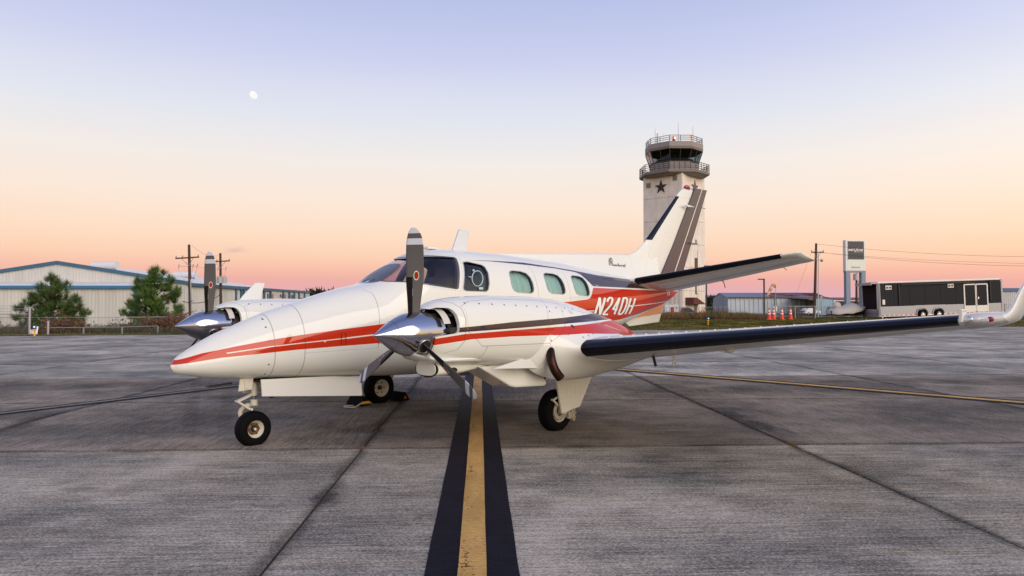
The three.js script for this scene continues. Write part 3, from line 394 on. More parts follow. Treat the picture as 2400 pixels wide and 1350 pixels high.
// upright foils: sections along y
function upright(secs, o) { const g = foil(secs.map(s => ({ ...s, up: [0, 0, 1], m: 0 })), o); return g; }
{
  // the dorsal spine runs flat along the cabin roof and sweeps up into the fin
  const outl = []; const sp = pchip([-4.75, -4.6, -4.465, -4.3, -4.128, -3.907, -3.3, -2.4, -1.4, -.6, -.44], [2.8, 2.67, 2.56, 2.45, 2.35, 2.292, 2.27, 2.225, 2.172, 2.13, 2.115]);
  for (let i = 0; i <= 50; i++) { const x = mix(-.44, -4.75, i / 50); outl.push([x, sp(x)]); }
  const P = [], U = [], I = [], nz = 10, N = outl.length;
  for (let i = 0; i < N; i++) { const [x, y] = outl[i], y0 = fus.at(x)[0] - .06, th = mix(.018, .05, sstep(-.5, -3, x)); for (let j = 0; j <= nz; j++) { const a = Math.PI * j / nz, c = Math.cos(a), q = Math.sin(a), yy = Math.max(y0, mix(y0, y, q ** .55)), flare = 1 + 2.2 * (1 - q ** .5) ** 3; P.push(x, yy, -c * th * flare); U.push(...finUV([x, yy])); } if (i) for (let j = 0; j < nz; j++) { const a = (i - 1) * (nz + 1) + j, b = a + nz + 1; I.push(a, b, b + 1, a, b + 1, a + 1); } }
  const g = new THREE.BufferGeometry(); g.setAttribute('position', new THREE.Float32BufferAttribute(P, 3)); g.setAttribute('uv', new THREE.Float32BufferAttribute(U, 2)); g.setIndex(I); g.computeVertexNormals();
  const d = part(plane, 'dorsal_fin', g, finPaint);
  // the maker's name in script on the spine
  const name = canvasTex(512, 256, (c, W, H) => { c.clearRect(0, 0, W, H); c.fillStyle = c.strokeStyle = '#2c2622'; c.lineWidth = 13; c.lineCap = 'round'; c.beginPath(); c.moveTo(62, 190); c.bezierCurveTo(20, 160, 30, 40, 86, 40); c.bezierCurveTo(140, 44, 130, 110, 92, 108); c.bezierCurveTo(140, 104, 150, 196, 92, 198); c.lineTo(70, 60); c.stroke(); c.font = 'bold 104px serif'; c.save(); c.translate(140, 198); c.transform(.80, 0, -.12, 1, 0, 0); c.fillText('eechcraft', 0, 0); c.restore(); });
  const pl = new THREE.PlaneGeometry(.50, .25).rotateY(Math.PI).translate(-3.52, 2.115, -.062); const q = pl.attributes.position; for (let i = 0; i < q.count; i++) q.setZ(i, -(.0515 + .0016 + (2.24 - q.getY(i)) * .055)); 
  part(d, 'maker_script', pl, mat([1, 1, 1], .6, { map: name, transparent: true }));
  // fin
  const A = { x: -4.15, y: 1.75 }, le = y => y < 2.56 ? mix(-4.1, -4.465, (y - 1.75) / .81) : mix(-4.465, -5.62, (y - 2.56) / .99), hi = y => mix(-4.9, -6.13, (y - 1.99) / 1.66), te = y => mix(-5.86, -6.725, (y - 2.2) / 1.51);
  const ys = [1.78, 2.1, 2.4, 2.56, 2.9, 3.2, 3.45, 3.55];
  const sec = y => { const f = le(y), c = (f - hi(y)) / .62; return { o: [f, y, 0], c, t: mix(.10, .09, (y - 1.8) / 1.8) }; };
  const tipY = [3.55, 3.60, 3.64, 3.665], tipF = [-5.62, -5.69, -5.77, -5.90];
  part(plane, 'vertical_fin', upright([...ys.map(sec), ...tipY.slice(1).map((y, i) => ({ o: [tipF[i + 1], y, 0], c: (tipF[i + 1] - hi(y)) / .62, t: [.085, .07, .04][i] }))], { c1: .62, uv: finUV }), finPaint);
  const b = [2.585, 2.75, 3.0, 3.25, 3.47].map(sec); part(plane, 'fin_boot', upright(b, { n: 12, c1: .085, off: .006 }), rubber);
  // rudder
  const rs = [1.72, 2.0, 2.4, 2.8, 3.2, 3.55, 3.69], P2 = [], U2 = [], I2 = [];
  rs.forEach((y, i) => { const f = hi(y) - .006, t = te(y), w = mix(.075, .045, (y - 1.7) / 2); for (const [k, s] of [[0, -1], [.5, -.62], [1, -.05], [1, .05], [.5, .62], [0, 1]]) { P2.push(mix(f, t, k), y + k * .03, s * w); U2.push(k, (y - 1.7) / 2); } if (i) for (let j = 0; j < 6; j++) { const a = (i - 1) * 6 + j, a2 = (i - 1) * 6 + (j + 1) % 6, c = i * 6 + j, c2 = i * 6 + (j + 1) % 6; I2.push(a, c, c2, a, c2, a2); } });
  { const k = (rs.length - 1) * 6; for (let j = 1; j < 5; j++) I2.push(k, k + j, k + j + 1); }
  let rg = new THREE.BufferGeometry(); rg.setAttribute('position', new THREE.Float32BufferAttribute(P2, 3)); rg.setAttribute('uv', new THREE.Float32BufferAttribute(U2, 2)); rg.setIndex(I2); rg = toCreasedNormals(outward(rg), .5);
  const rud = part(plane, 'rudder', rg, rudM);
  parts(rud, 'static_wick', [[3.35], [2.6]].map(([y]) => bar([te(y) + .02, y, 0], [te(y) - .13, y - .005, 0], .005)), darkMetal);
  part(rud, 'trim_horn', bar([-5.9, 2.62, -.06], [-6.2, 2.61, -.06], .008), darkMetal);
  part(plane, 'anticollision_beacon', lathe([[.001, .075], [.04, .068], [.062, .04], [.068, 0], [.001, 0]], 20).scale(1.5, 1, .8).translate(-5.93, 3.655, 0), phys([.35, .01, .02], .15, { clearcoat: 1 }));
  part(plane, 'navigation_antenna', [rbx(.3, .02, .03, .008, -5.78, 3.30, -.10), extr([[0, 0], [.26, .02], [.34, 0], [.26, -.02]], .01, .003, -6.0, 3.30, -.13)], whitePaint);
  // ventral fin: a keel, its peach colour a painted sunset reflection, above a white strip
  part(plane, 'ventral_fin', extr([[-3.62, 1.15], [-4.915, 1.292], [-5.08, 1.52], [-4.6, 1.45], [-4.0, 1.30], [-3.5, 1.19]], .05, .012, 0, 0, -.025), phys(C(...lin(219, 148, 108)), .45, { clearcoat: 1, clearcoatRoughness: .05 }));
  part(plane, 'ventral_strip', extr([[-3.70, 1.176], [-4.915, 1.280], [-4.845, 1.125], [-3.90, 1.066]], .064, .014, 0, 0, -.032), whitePaint);
}
for (const s of [-1, 1]) {
  const side = g => s < 0 ? g : mirrorZ(g);
  const tp = a => { const k = (a - .26) / 2.09; return { o: [-3.66 - .94 * k, 1.835 + .365 * k, -a], c: 1.43 - .65 * k, t: .105, m: 0, up: [0, 1, 0], tw: -.10 - .035 * k }; };
  const t = part(plane, 'tailplane', side(foil([.08, .5, 1, 1.5, 2, 2.36].map(tp))), wingPaint);
  const bs = []; for (let i = 0; i <= 10; i++) bs.push(.30 + 2.06 * i / 10);
  part(t, 'deicing_boot', side(foil(bs.map(tp), { n: 12, c1: .085, off: .006 })), rubber);
  const e = tp(2.36); part(t, 'tip_cap', side(foil([{ ...e }, { o: [-4.645, 2.217, -2.46], c: .745, t: .105, m: 0, tw: -.14 }, { o: [-4.70, 2.235, -2.55], c: .70, t: .105, m: 0, tw: -.15 }, { o: [-4.75, 2.243, -2.59], c: .655, t: .095, m: 0, tw: -.16 }, { o: [-4.79, 2.243, -2.607], c: .61, t: .04, m: 0, tw: -.165 }])), whitePaint);
  part(t, 'elevator_gap', side(bar([-3.66 - 1.43 * .62, 1.690, -.3], [-4.60 - .78 * .62, 2.100, -2.36], .003)), steel);
  part(t, 'trim_horn', [bar([-5.22, 1.835, s * 1.1], [-5.28, 1.73, s * 1.1], .007), bar([-5.22, 1.835, s * 1.1], [-5.05, 1.87, s * 1.1], .007)], darkMetal);
  part(t, 'static_wick', [bar([-5.35, 2.05, s * 2.1], [-5.48, 2.01, s * 2.1], .005)], darkMetal);
  part(plane, 'tailplane_fairing', side(new THREE.SphereGeometry(1, 20, 12).scale(.55, .07, .16).translate(-4.25, 1.83, -.2)), phys(C(...lin(58, 42, 48)), .4, { clearcoat: 1, clearcoatRoughness: .05 }));
}
// ---- engines
const NX0 = -1.25, NX1 = 2.4, NY0 = .6, NY1 = 1.65;
const nuv = (p, left) => { const u = (NX1 - p[0]) / (NX1 - NX0), v = clamp((p[1] - NY0) / (NY1 - NY0)); return [u, left ? .5 + v * .498 + .001 : .001 + v * .498]; };
const nacTex = sheet(NX0, NX1, NY0, NY1, ({ left, poly, line, dots }) => {
  poly(DARK, [[2.4, 1.205], [2.09, 1.222], [2.02, 1.226], [1.49, 1.262], [.768, 1.293], [.142, 1.331], [-.3, 1.35], [-.5, 1.27], [0, 1.261], [.551, 1.243], [1.01, 1.222], [1.495, 1.203], [2.03, 1.184], [2.4, 1.165]]);
  poly(RED, [[2.4, 1.128], [2.285, 1.133], [2.03, 1.165], [1.496, 1.187], [.768, 1.208], [-.051, 1.246], [-.45, 1.262], [-1.3, 1.262], [-1.3, .9], [-1.0, .95], [-.394, 1.06], [0, 1.115], [.565, 1.135], [.857, 1.126], [1.495, 1.130], [1.955, 1.118], [2.283, 1.078], [2.4, 1.06]]);
  const S = 'rgba(64,61,58,.7)', T = 'rgba(84,80,76,.5)'; dots('rgba(120,116,110,.5)', .0035, [.97, 1.35], [.99, .95], 22); dots('rgba(120,116,110,.5)', .0035, [1.8, 1.03], [1.02, 1.03], 34); dots('rgba(120,116,110,.5)', .0035, [1.99, 1.38], [2.0, 1.12], 14);
  line(S, 2.4, [[2.15, 1.47], [2.06, 1.435], [2.02, 1.39], [2.012, 1.3], [2.022, 1.2], [2.035, 1.1], [2.09, 1.03], [2.2, 1.0]]);
  line(S, 2, [[2.025, 1.214], [1.843, 1.054], [.995, 1.051]]); line(T, 3, [[1.843, 1.049], [.995, 1.046]]); line(S, 2, [[.995, 1.051], [.88, 1.12], [.79, 1.19]]);
  line(S, 2, [[1.78, 1.05], [1.80, .98], [1.84, .93]]);
  line(T, 2, [[.90, 1.50], [.95, 1.4], [.985, 1.3], [.996, 1.2], [.99, 1.05], [1.02, .9], [1.08, .82]]);
  line(T, 2, [[.68, 1.49], [.70, 1.42], [.745, 1.3], [.76, 1.2]]); line(S, 2, [[2.02, 1.405], [1.9, 1.455], [1.6, 1.478], [1.0, 1.468], [.7, 1.435], [.45, 1.36], [.1, 1.32]]);
  line(T, 2, [[.38, 1.38], [.33, 1.26]]); line(T, 1.6, [[.6, 1.30], [.56, 1.245]]); line(T, 1.6, [[.1, 1.32], [.02, 1.262]]);
  dots('#5a5652', .008, [1.95, 1.44], [.5, 1.385], 10); dots('#5a5652', .008, [.93, 1.36], [.99, .98], 4); dots('#5a5652', .007, [.72, 1.36], [.78, 1.13], 3); dots('#5a5652', .007, [.62, 1.1], [.2, 1.17], 5); dots('#27343c', .02, [.66, 1.205], [.66, 1.205], 0); dots('#5a5652', .007, [2.0, 1.21], [2.0, 1.21], 0);
  line('#4a4643', 3, [[.62, 1.365], [.55, 1.362]]); line('#4a4643', 3, [[.61, 1.35], [.55, 1.348]]); line('#4a4643', 3, [[.60, 1.335], [.55, 1.334]]); line('#1d1518', 5, [[.55, 1.285], [.40, 1.288]]);
});
const nacPaint = paint(nacTex);
const spPts = [[.0015, .6], [.012, .59], [.03, .555], [.085, .42], [.135, .27], [.172, .13], [.193, .03], [.197, -.03], [.197, -.06], [.15, -.065], [.001, -.065]];
const spinnerGeo = lathe(spPts.slice(7).reverse().concat(Array.from({ length: 60 }, (_, i) => { const f = pchip([0, .05, .1, .18, .25, .32, .40, .48, .54, .6], [.0012, .035, .0685, .117, .154, .179, .192, .197, .1975, .197]); const l = .6 * (59 - i) / 59; return [f(l) * 1.0, .6 - l]; }).slice(1)), 128).rotateZ(-Math.PI / 2);
const bladeTex = canvasTex(256, 1024, (g, W, H) => {
  g.fillStyle = '#5a5856'; g.fillRect(0, 0, W, H);                                  // u: leading to trailing edge on the front, v: root to tip
  const y = r => H - (r - .17) / .765 * H;
  g.fillStyle = '#c9ced6'; g.fillRect(0, y(.935), W, y(.883) - y(.935)); g.fillRect(0, y(.838), W, y(.783) - y(.838));
  g.fillStyle = '#0d0d0e'; g.fillRect(0, y(.50), W * .2, H); g.fillStyle = 'rgba(230,230,230,.8)'; g.fillRect(W * .2, y(.40), 2, 90);
  g.save(); g.translate(W * .30, y(.513)); g.scale(1, 2.9); g.fillStyle = '#e9e6dc'; g.beginPath(); g.arc(0, 0, 19, 0, 7); g.fill(); g.fillStyle = '#5a4a18'; g.beginPath(); g.arc(0, 0, 15.5, 0, 7); g.fill(); g.save(); g.beginPath(); g.arc(0, 0, 15.5, 0, 7); g.clip(); g.fillStyle = '#b01408'; g.rotate(-.3); g.fillRect(-5, -24, 10, 48); g.restore(); g.restore();
});
const bladeM = phys([1, 1, 1], .5, { map: bladeTex, specularIntensity: .35 });
const bladeGeo = (() => {
  const P = [], U = [], I = [], nr = 28, nc = 16, m = 2 * nc;
  for (let i = 0; i <= nr; i++) {
    const k = 1 - (1 - i / nr) ** 1.7, r = .17 + .765 * k, tipk = clamp((r - .745) / .19), c = mix(.105, .163, sstep(0, .5, k)) * Math.sqrt(Math.max(.0004, 1 - tipk ** 2.3)), beta = mix(44, 66, k) * Math.PI / 180, t = mix(.32, .055, sstep(0, .75, k));
    for (let j = 0; j < m; j++) { const front = j < nc, q = front ? j / nc : (m - j) / nc, [hi] = naca(t, clamp(q, 0, 1), 0), y = (front ? 1 : -.55) * hi * c, s = (.38 - q) * c; const cx = Math.cos(beta), cz = Math.sin(beta); P.push(s * cx + y * cz, r, s * cz - y * cx); U.push(front ? q * .5 : 1 - q * .5, k); }
    if (i) for (let j = 0; j < m; j++) { const a = (i - 1) * m + j, a2 = (i - 1) * m + (j + 1) % m, b = a + m, b2 = a2 + m; I.push(a, b, b2, a, b2, a2); }
  }
  const g = new THREE.BufferGeometry(); g.setAttribute('position', new THREE.Float32BufferAttribute(P, 3)); g.setAttribute('uv', new THREE.Float32BufferAttribute(U, 2)); g.setIndex(I); outward(g); g.computeVertexNormals(); return g;
})();
const CUT = [[2.28, 1.385], [2.229, 1.398], [2.137, 1.396], [2.105, 1.375], [2.085, 1.33], [2.078, 1.25], [2.084, 1.19], [2.10, 1.175], [2.13, 1.17], [2.283, 1.148], [2.42, 1.13], [2.42, 1.40]];
const nacGeo = (() => {
  let b = brush(nac.geo(2.3, -1.1, 90, 40, nuv), nacPaint);
  const cav = nac.geo(2.27, 1.35, 20, 28, zero, .035); cav.computeVertexNormals();
  b = ev.evaluate(b, brush(cav, darkHole), SUBTRACTION);
  b = ev.evaluate(b, brush(extr(CUT, 1.4, 0, 0, 0, -.7), whitePaint), SUBTRACTION);
  b = ev.evaluate(b, brush(new THREE.CylinderGeometry(.203, .203, .3, 48).rotateZ(Math.PI / 2).translate(2.26, 1.165, 0), darkHole), SUBTRACTION);
  // the exhaust leaves through a notch in each flank
  b = ev.evaluate(b, brush(new THREE.SphereGeometry(1, 20, 14).scale(.085, .15, .12).translate(.93, .90, -.36), darkHole), SUBTRACTION);
  b = ev.evaluate(b, brush(new THREE.SphereGeometry(1, 20, 14).scale(.085, .15, .12).translate(.93, .90, .36), darkHole), SUBTRACTION);
  return b;
})();
const exhaustM = phys([.085, .05, .036], .36, { metalness: .8, map: dataTex(64, 256, (u, v) => { const a = fbm(u * 4, v * 6, 4, 6, 3, 131), k = .55 + .7 * (a - .3); return [k * mix(1.0, .62, sstep(.3, .75, v)), k * mix(.86, .70, v), k * mix(.78, 1.1, sstep(.1, .4, v) - sstep(.5, .9, v))]; }) });
const exh = () => tube([[.92, 1.06, -.25], [.96, .995, -.355], [1.0, .93, -.405], [1.015, .865, -.435], [.995, .79, -.455], [.935, .712, -.475]], .045, 30, 20);
const loftAlong = (secs, n = 24) => { // closed rings: { x, y, z, a: half height, b: half width, e }
  const P = [], I = [], sp = (v, e) => Math.sign(v) * Math.abs(v) ** e; secs.forEach((s, i) => { for (let j = 0; j < n; j++) { const t = j / n * 2 * Math.PI; P.push(s.x, Math.max(s.fl ?? -9, s.y + s.a * sp(Math.sin(t), 2 / (s.e || 2))), s.z + s.b * sp(Math.cos(t), 2 / (s.e || 2))); } if (i) for (let j = 0; j < n; j++) { const a = (i - 1) * n + j, a2 = (i - 1) * n + (j + 1) % n; I.push(a, a + n, a2 + n, a, a2 + n, a2); } });
  for (const i of [0, secs.length - 1]) { const c = P.length / 3; P.push(secs[i].x, secs[i].y, secs[i].z); for (let j = 0; j < n; j++) i ? I.push(c, i * n + j, i * n + (j + 1) % n) : I.push(c, (j + 1) % n, j); }
  let g = new THREE.BufferGeometry(); g.setAttribute('position', new THREE.Float32BufferAttribute(P, 3)); g.setIndex(I); outward(g); return toCreasedNormals(g, .8); };
for (const s of [-1, 1]) {
  const side = g => s < 0 ? g : mirrorZ(g), z0 = s * NZ, tr = g => g.translate(0, 0, z0);
  const n = csgMesh(nacGeo, 'engine_nacelle', plane); n.position.z = z0;
  const sub = (name, g, m, l) => part(n, name, g, m, l);
  sub('engine_core', [bar([2.2, 1.17, 0], [1.38, 1.17, 0], .17, .21, 20), bar([2.12, 1.33, -.17], [1.5, 1.30, -.2], .014), bar([2.1, 1.05, -.2], [1.5, 1.1, -.22], .02), bar([1.9, 1.36, -.12], [1.88, 1.02, -.24], .012), rbx(.12, .05, .06, .01, 2.1, 1.2, -.215), bar([2.12, 1.33, .17], [1.5, 1.30, .2], .014), rbx(.12, .05, .06, .01, 2.1, 1.2, .215)], mat([.035, .033, .032], .5, { metalness: .5 }));
  for (const t of [-1, 1]) { const pts = [], I = []; for (let i = 0; i <= 14; i++) { const a = mix(.06, 1.17, i / 14), y = 1.165 + .232 * Math.cos(a) - .0, z = t * (.232 * Math.sin(a) + .01); pts.push(2.215, y, z, 2.15, y + .004, z + t * .012); if (i) { const k = (i - 1) * 2; I.push(k, k + 1, k + 3, k, k + 3, k + 2); } } const g = new THREE.BufferGeometry(); g.setAttribute('position', new THREE.Float32BufferAttribute(pts, 3)); g.setIndex(I); g.computeVertexNormals(); sub('cowl_bracket', [g, rbx(.07, .035, .02, .005, 2.18, 1.397, t * .06)], phys([.56, .54, .48], .45, { side: THREE.DoubleSide })); }
  // chin, oil cooler inlet and the wedge shaped outlet under the cowl
  sub('chin_fairing', loftAlong([{ x: 2.455, y: 1.002, z: 0, a: .006, b: .05 }, { x: 2.44, y: .998, z: 0, a: .016, b: .1 }, { x: 2.36, y: .966, z: 0, a: .03, b: .17 }, { x: 2.2, y: .936, z: 0, a: .04, b: .215 }, { x: 1.9, y: .937, z: 0, a: .062, b: .25 }, { x: 1.5, y: .925, z: 0, a: .06, b: .24 }, { x: 1.2, y: .92, z: 0, a: .04, b: .16 }], 28), whitePaint);
  sub('oil_cooler_inlet', loftAlong([{ x: 2.22, y: .855, z: -.02 * s, a: .06, b: .13, e: 3 }, { x: 2.19, y: .852, z: -.02 * s, a: .068, b: .14, e: 3 }, { x: 1.9, y: .855, z: 0, a: .06, b: .14, e: 3 }, { x: 1.5, y: .88, z: 0, a: .03, b: .12, e: 3 }], 28), whitePaint);
  sub('inlet_gasket', new THREE.TorusGeometry(1.02, .1, 6, 36).rotateY(Math.PI / 2).scale(.1, .068, .14).translate(2.205, .852, -.02 * s), darkHole);
  sub('inlet_mouth', side(new THREE.SphereGeometry(1, 20, 12).scale(.05, .026, .02).translate(2.02, .838, -.125)), darkHole);
  sub('outlet_duct', side(extr([[1.74, .85], [1.30, .632], [1.22, .617], [.80, .600], [.765, .625], [.905, .815], [1.25, .86]], .26, .022, 0, 0, -.14)), whitePaint);
  sub('duct_flange', side(extr([[1.70, .84], [1.3, .905], [.88, .83], [.94, .80]], .02, .003, 0, 0, -.30)), whitePaint);
  for (const t of [-1, 1]) sub('exhaust_pipe', t < 0 ? exh() : mirrorZ(exh()), exhaustM);
  sub('drain_mast', [bar([.86, .84, -.02], [.69, .725, -.02], .036, .03, 12), new THREE.SphereGeometry(.042, 14, 10).scale(.85, 1.1, .9).translate(.662, .69, -.02), bar([.7, .78, -.12], [.66, .74, .1], .014)], darkMetal);
  // wing root fillet outboard of the nacelle, painted with the same stripes
  const fz = [[.26, 1.30, 2.42, .28, 1.02], [.34, 1.14, 2.24, .27, 1.015], [.40, .98, 2.06, .235, 1.005], [.46, .86, 1.95, .20, 1.0], [.51, .775, 1.88, .158, .994], [.556, .731, 1.858, .138, .992]];
  sub('wing_fillet', side(foil(fz.map(([a, x, c, t, y]) => ({ o: [x, y, -a], c, t, m: .006, tw: -.06 })), { n: 30, uv: p => nuv(p, true) })), nacPaint);
  // propeller
  const p = new THREE.Group(); p.name = 'propeller'; p.position.set(2.2, 1.165, z0); plane.add(p);
  part(p, 'spinner', spinnerGeo, chrome); 
  part(p, 'spinner_seam', new THREE.TorusGeometry(.1175, .0012, 4, 48).rotateY(Math.PI / 2).translate(.42, 0, 0), darkMetal);
  for (let k = 0; k < 3; k++) {
    const bl = part(p, 'propeller_blade', bladeGeo, bladeM); bl.rotation.x = k * 2 * Math.PI / 3; bl.position.x = .185;
    if (k) { const cf = part(p, 'blade_cuff', lathe([[.001, .200], [.05, .200], [.056, .196], [.06, .12]].reverse(), 24), darkHole); cf.rotation.x = bl.rotation.x; cf.position.x = .185; const rg = part(p, 'cutout_rim', new THREE.TorusGeometry(.062, .007, 8, 32).rotateX(Math.PI / 2).translate(0, .194, 0), chrome); rg.rotation.x = bl.rotation.x; rg.position.x = .185; }
  }
}
// ---- landing gear
function wheelParts(w, R, wd, rimR, z) {
  const t = lathe([[rimR, -wd * .42], [rimR + .012, -wd * .5], [R * .86, -wd * .5], [R * .96, -wd * .36], [R, -wd * .16], [R, wd * .16], [R * .96, wd * .36], [R * .86, wd * .5], [rimR + .012, wd * .5], [rimR, wd * .42]], 48).rotateX(Math.PI / 2);
  const p = t.attributes.position; for (let i = 0; i < p.count; i++) if (p.getY(i) < -R + .016) p.setY(i, -R + .016); t.computeVertexNormals();  // flattened by the load
  part(w, 'tyre', t, tyreM);
  part(w, 'rim', [lathe([[.03, .012], [rimR * .55, .018], [rimR * .72, -.004], [rimR * .86, .004], [rimR * .95, wd * .40], [rimR + .014, wd * .47], [rimR + .016, wd * .3], [rimR, 0], [rimR + .016, -wd * .3], [rimR + .014, -wd * .47], [rimR * .95, -wd * .40], [rimR * .86, -.004], [.03, -.012]], 40).rotateX(Math.PI / 2)], creamM);
  if (R < .2) part(w, 'bearing_ring', [1, -1].map(q => lathe([[.028, .0], [.033, .026], [rimR * .66, .022], [rimR * .7, .0]], 28).rotateX(q * Math.PI / 2)), bronze);
  part(w, 'hub', [lathe([[.001, wd * .36], [.022, wd * .36], [.03, wd * .22], [.035, 0], [.03, -wd * .22], [.02, -wd * .32], [.001, -wd * .32]], 20).rotateX(Math.PI / 2), ...Array.from({ length: 6 }, (_, i) => { const a = i * Math.PI / 3; return [-1, 1].map(q => new THREE.CylinderGeometry(.008, .008, .02, 8).rotateX(Math.PI / 2).translate(rimR * .62 * Math.cos(a), rimR * .62 * Math.sin(a), q * .02)); }).flat()], darkMetal);
}
const bronze = phys([.16, .09, .045], .5, { metalness: .5 });
function wheel(name, pos, R, wd, rimR, turn = 0) { const w = new THREE.Group(); w.name = name; w.position.set(...pos); w.rotation.y = turn; plane.add(w); wheelParts(w, R, wd, rimR); return w; }
wheel('nose_wheel', [2.81, .164, 0], .18, .145, .088, .02);
{
  const st = part(plane, 'nose_gear_strut', [bar([2.80, .66, 0], [2.80, .50, 0], .033), bar([2.80, .46, 0], [2.80, .40, 0], .038)], creamM);
  part(st, 'oleo_piston', bar([2.80, .52, 0], [2.805, .39, 0], .021, .021, 16), chrome);
  part(st, 'torque_link', [beam([2.81, .52, 0], [2.98, .455, 0], .045, .02), beam([2.98, .455, 0], [2.85, .365, 0], .04, .018), bar([2.98, .455, -.03], [2.98, .455, .03], .013), bar([2.84, .365, -.035], [2.84, .365, .035], .014)], creamM);
  part(st, 'wheel_fork', [tube([[2.80, .40, .03], [2.85, .39, .07], [2.90, .33, .095], [2.83, .17, .096]], .024, 16, 10), bar([2.81, .164, -.05], [2.81, .164, .1], .014)], creamM);
  part(st, 'steering_link', [bar([2.72, .655, -.1], [2.70, .56, -.12], .026, .022, 12), bar([2.70, .56, -.12], [2.80, .545, -.1], .012)], steel);
  const nd = s => extr([[2.835, .678], [2.82, .508], [1.64, .408], [1.625, .415], [1.645, .618], [2.0, .655]], .014, .004, 0, 0, -.007).translate(0, 0, s * .2);
  part(plane, 'nose_gear_door', nd(-1), whitePaint); part(plane, 'nose_gear_door', nd(1), whitePaint);
  part(plane, 'forward_gear_door', [extr([[2.86, .69], [2.875, .575], [3.015, .565], [3.0, .69]], .012, .003, 0, 0, -.1), bx(.03, .08, .02, 2.94, .63, -.105)], creamM);
  part(plane, 'tow_hook', [bar([2.98, .63, .12], [3.2, .612, .16], .01), bx(.05, .01, .02, 3.2, .612, .16)], darkMetal);
  part(plane, 'gear_bay', bx(1.15, .02, .34, 2.25, .652, 0), darkHole);
  part(plane, 'belly_strobe', new THREE.SphereGeometry(.04, 12, 8).scale(1, .7, 1).translate(2.58, .475, .05), darkMetal);
}
for (const s of [-1, 1]) {
  wheel('main_wheel', [0.02, .222, s * 1.675], .238, .165, .125);
  const g = part(plane, 'main_gear_strut', [bar([-.1, .82, s * 1.76], [-.07, .42, s * 1.755], .04), bar([-.07, .42, s * 1.755], [-.06, .2, s * 1.75], .03), beam([-.07, .21, s * 1.75], [.03, .225, s * 1.75], .05, .06)], creamM);
  part(g, 'torque_link', [beam([-.04, .42, s * 1.75], [.17, .36, s * 1.755], .04, .018), beam([.17, .36, s * 1.755], [0, .24, s * 1.75], .04, .018), bar([.17, .36, s * 1.73], [.17, .36, s * 1.78], .013)], creamM);
  part(g, 'brake_caliper', [rbx(.09, .13, .06, .012, -.13, .185, s * 1.765), rbx(.05, .15, .04, .01, -.16, .17, s * 1.79), ...[[-.15, .23], [-.17, .19], [-.16, .14], [-.11, .22], [-.13, .12]].map(([x, y]) => bar([x, y, s * 1.78], [x, y, s * 1.825], .012, .012, 8)), lathe([[.06, 0], [.105, 0], [.105, .01], [.06, .01]], 28).rotateX(Math.PI / 2).translate(.02, .222, s * 1.748)], phys([.42, .39, .33], .45, { metalness: .3 }));
  part(g, 'brake_line', tube([[-.1, .6, s * 1.74], [-.12, .4, s * 1.75], [-.16, .3, s * 1.78], [-.14, .22, s * 1.79]], .007), darkMetal);
  const d = part(plane, 'main_gear_door', [extr([[.20, .752], [-.545, .722], [-.485, .56], [-.265, .248], [-.12, .232], [-.03, .21], [.06, .205]], .016, .005, 0, 0, -.008).translate(0, 0, s * 1.80)], whitePaint);
  part(d, 'door_stiffener', [beam([.07, .372, s * 1.80 + (s < 0 ? -.014 : .014)], [-.35, .392, s * 1.80 + (s < 0 ? -.014 : .014)], .02, .022)], whitePaint);
  part(d, 'door_rivets', Array.from({ length: 16 }, (_, i) => new THREE.SphereGeometry(.0045, 6, 4).translate(-.02 - .08 * (i % 4), .41 + .022 * Math.floor(i / 4), s * (1.812))), steel).userData.kind = 'stuff';
  part(plane, 'gear_well', bx(.8, .02, .5, -.17, .787, s * 1.62), darkHole);
}
// chocks round the right wheel
{
  const chock = thing('wheel_chock', 'black rubber wheel chock with a yellow stripe in front of the far main wheel', 'chock', [-0.7132, 0, -9.404], -2.3264, 'chocks round the far main wheel');
  const place = (x, f) => { const g = extr([[-.1, 0], [.1, 0], [.075, .04], [.02, .125], [-.02, .125], [-.075, .04]], .32, .012, 0, 0, -.16); if (f) g.rotateY(Math.PI); return g.translate(x, .012, 1.68); };
  part(chock, 'chock_body', place(.37), tyreM); part(chock, 'chock_stripe', bx(.19, .004, .03, .37, .05, 1.51, 0, 0, 0).translate(0, 0, 0), mat([.75, .36, .02], .6)); part(chock, 'yellow_edge', extr([[-.088, .03], [.085, .03], [.06, .066], [-.06, .066]], .006, 0, .37, .005, 1.50), mat([.78, .36, .02], .6));
  const c2 = thing('wheel_chock', 'black rubber wheel chock behind the far main wheel', 'chock', [-0.7132, 0, -9.404], -2.3264, 'chocks round the far main wheel');
  part(c2, 'chock_body', place(-.33, true), tyreM); part(c2, 'orange_mark', extr([[-.03, 0], [.03, 0], [0, .045]], .006, 0, -.33, .045, 1.50), mat([.35, .04, .015], .6));
  const rope = thing('chock_rope', 'thin white rope loop lying beside the yellow striped wheel chock', 'rope', [-0.7132, 0, -9.404], -2.3264);
  part(rope, 'rope_loop', tube([[.45, .05, 1.5], [.56, .014, 1.48], [.66, .014, 1.55], [.62, .014, 1.66], [.5, .014, 1.62]], .009, 30, 6), mat([.6, .58, .52], .9));
}
// ---------------------------------------------------------------- the airfield's edge
const galv = phys([.36, .37, .39], .45, { metalness: .5 }), concreteW = (c, o) => mat(c, .85, o);
const grime = dataTex(512, 512, (u, v) => { const k = .95 + .10 * (fbm(u * 4, v * 4, 4, 4, 4, 201) - .5) + .05 * (vn(u * 60, v * 3, 60, 3, 202) - .5); return [k, k, k * .99]; });
const sheetM = (c, rep = .12, rough = .55, o = {}) => { const t = grime.clone(); t.repeat.set(rep, rep); t.needsUpdate = true; return phys(c, rough, { map: t, ...o }); };
const toWorld = (g, p, turn) => g.rotateY(turn).translate(...p);

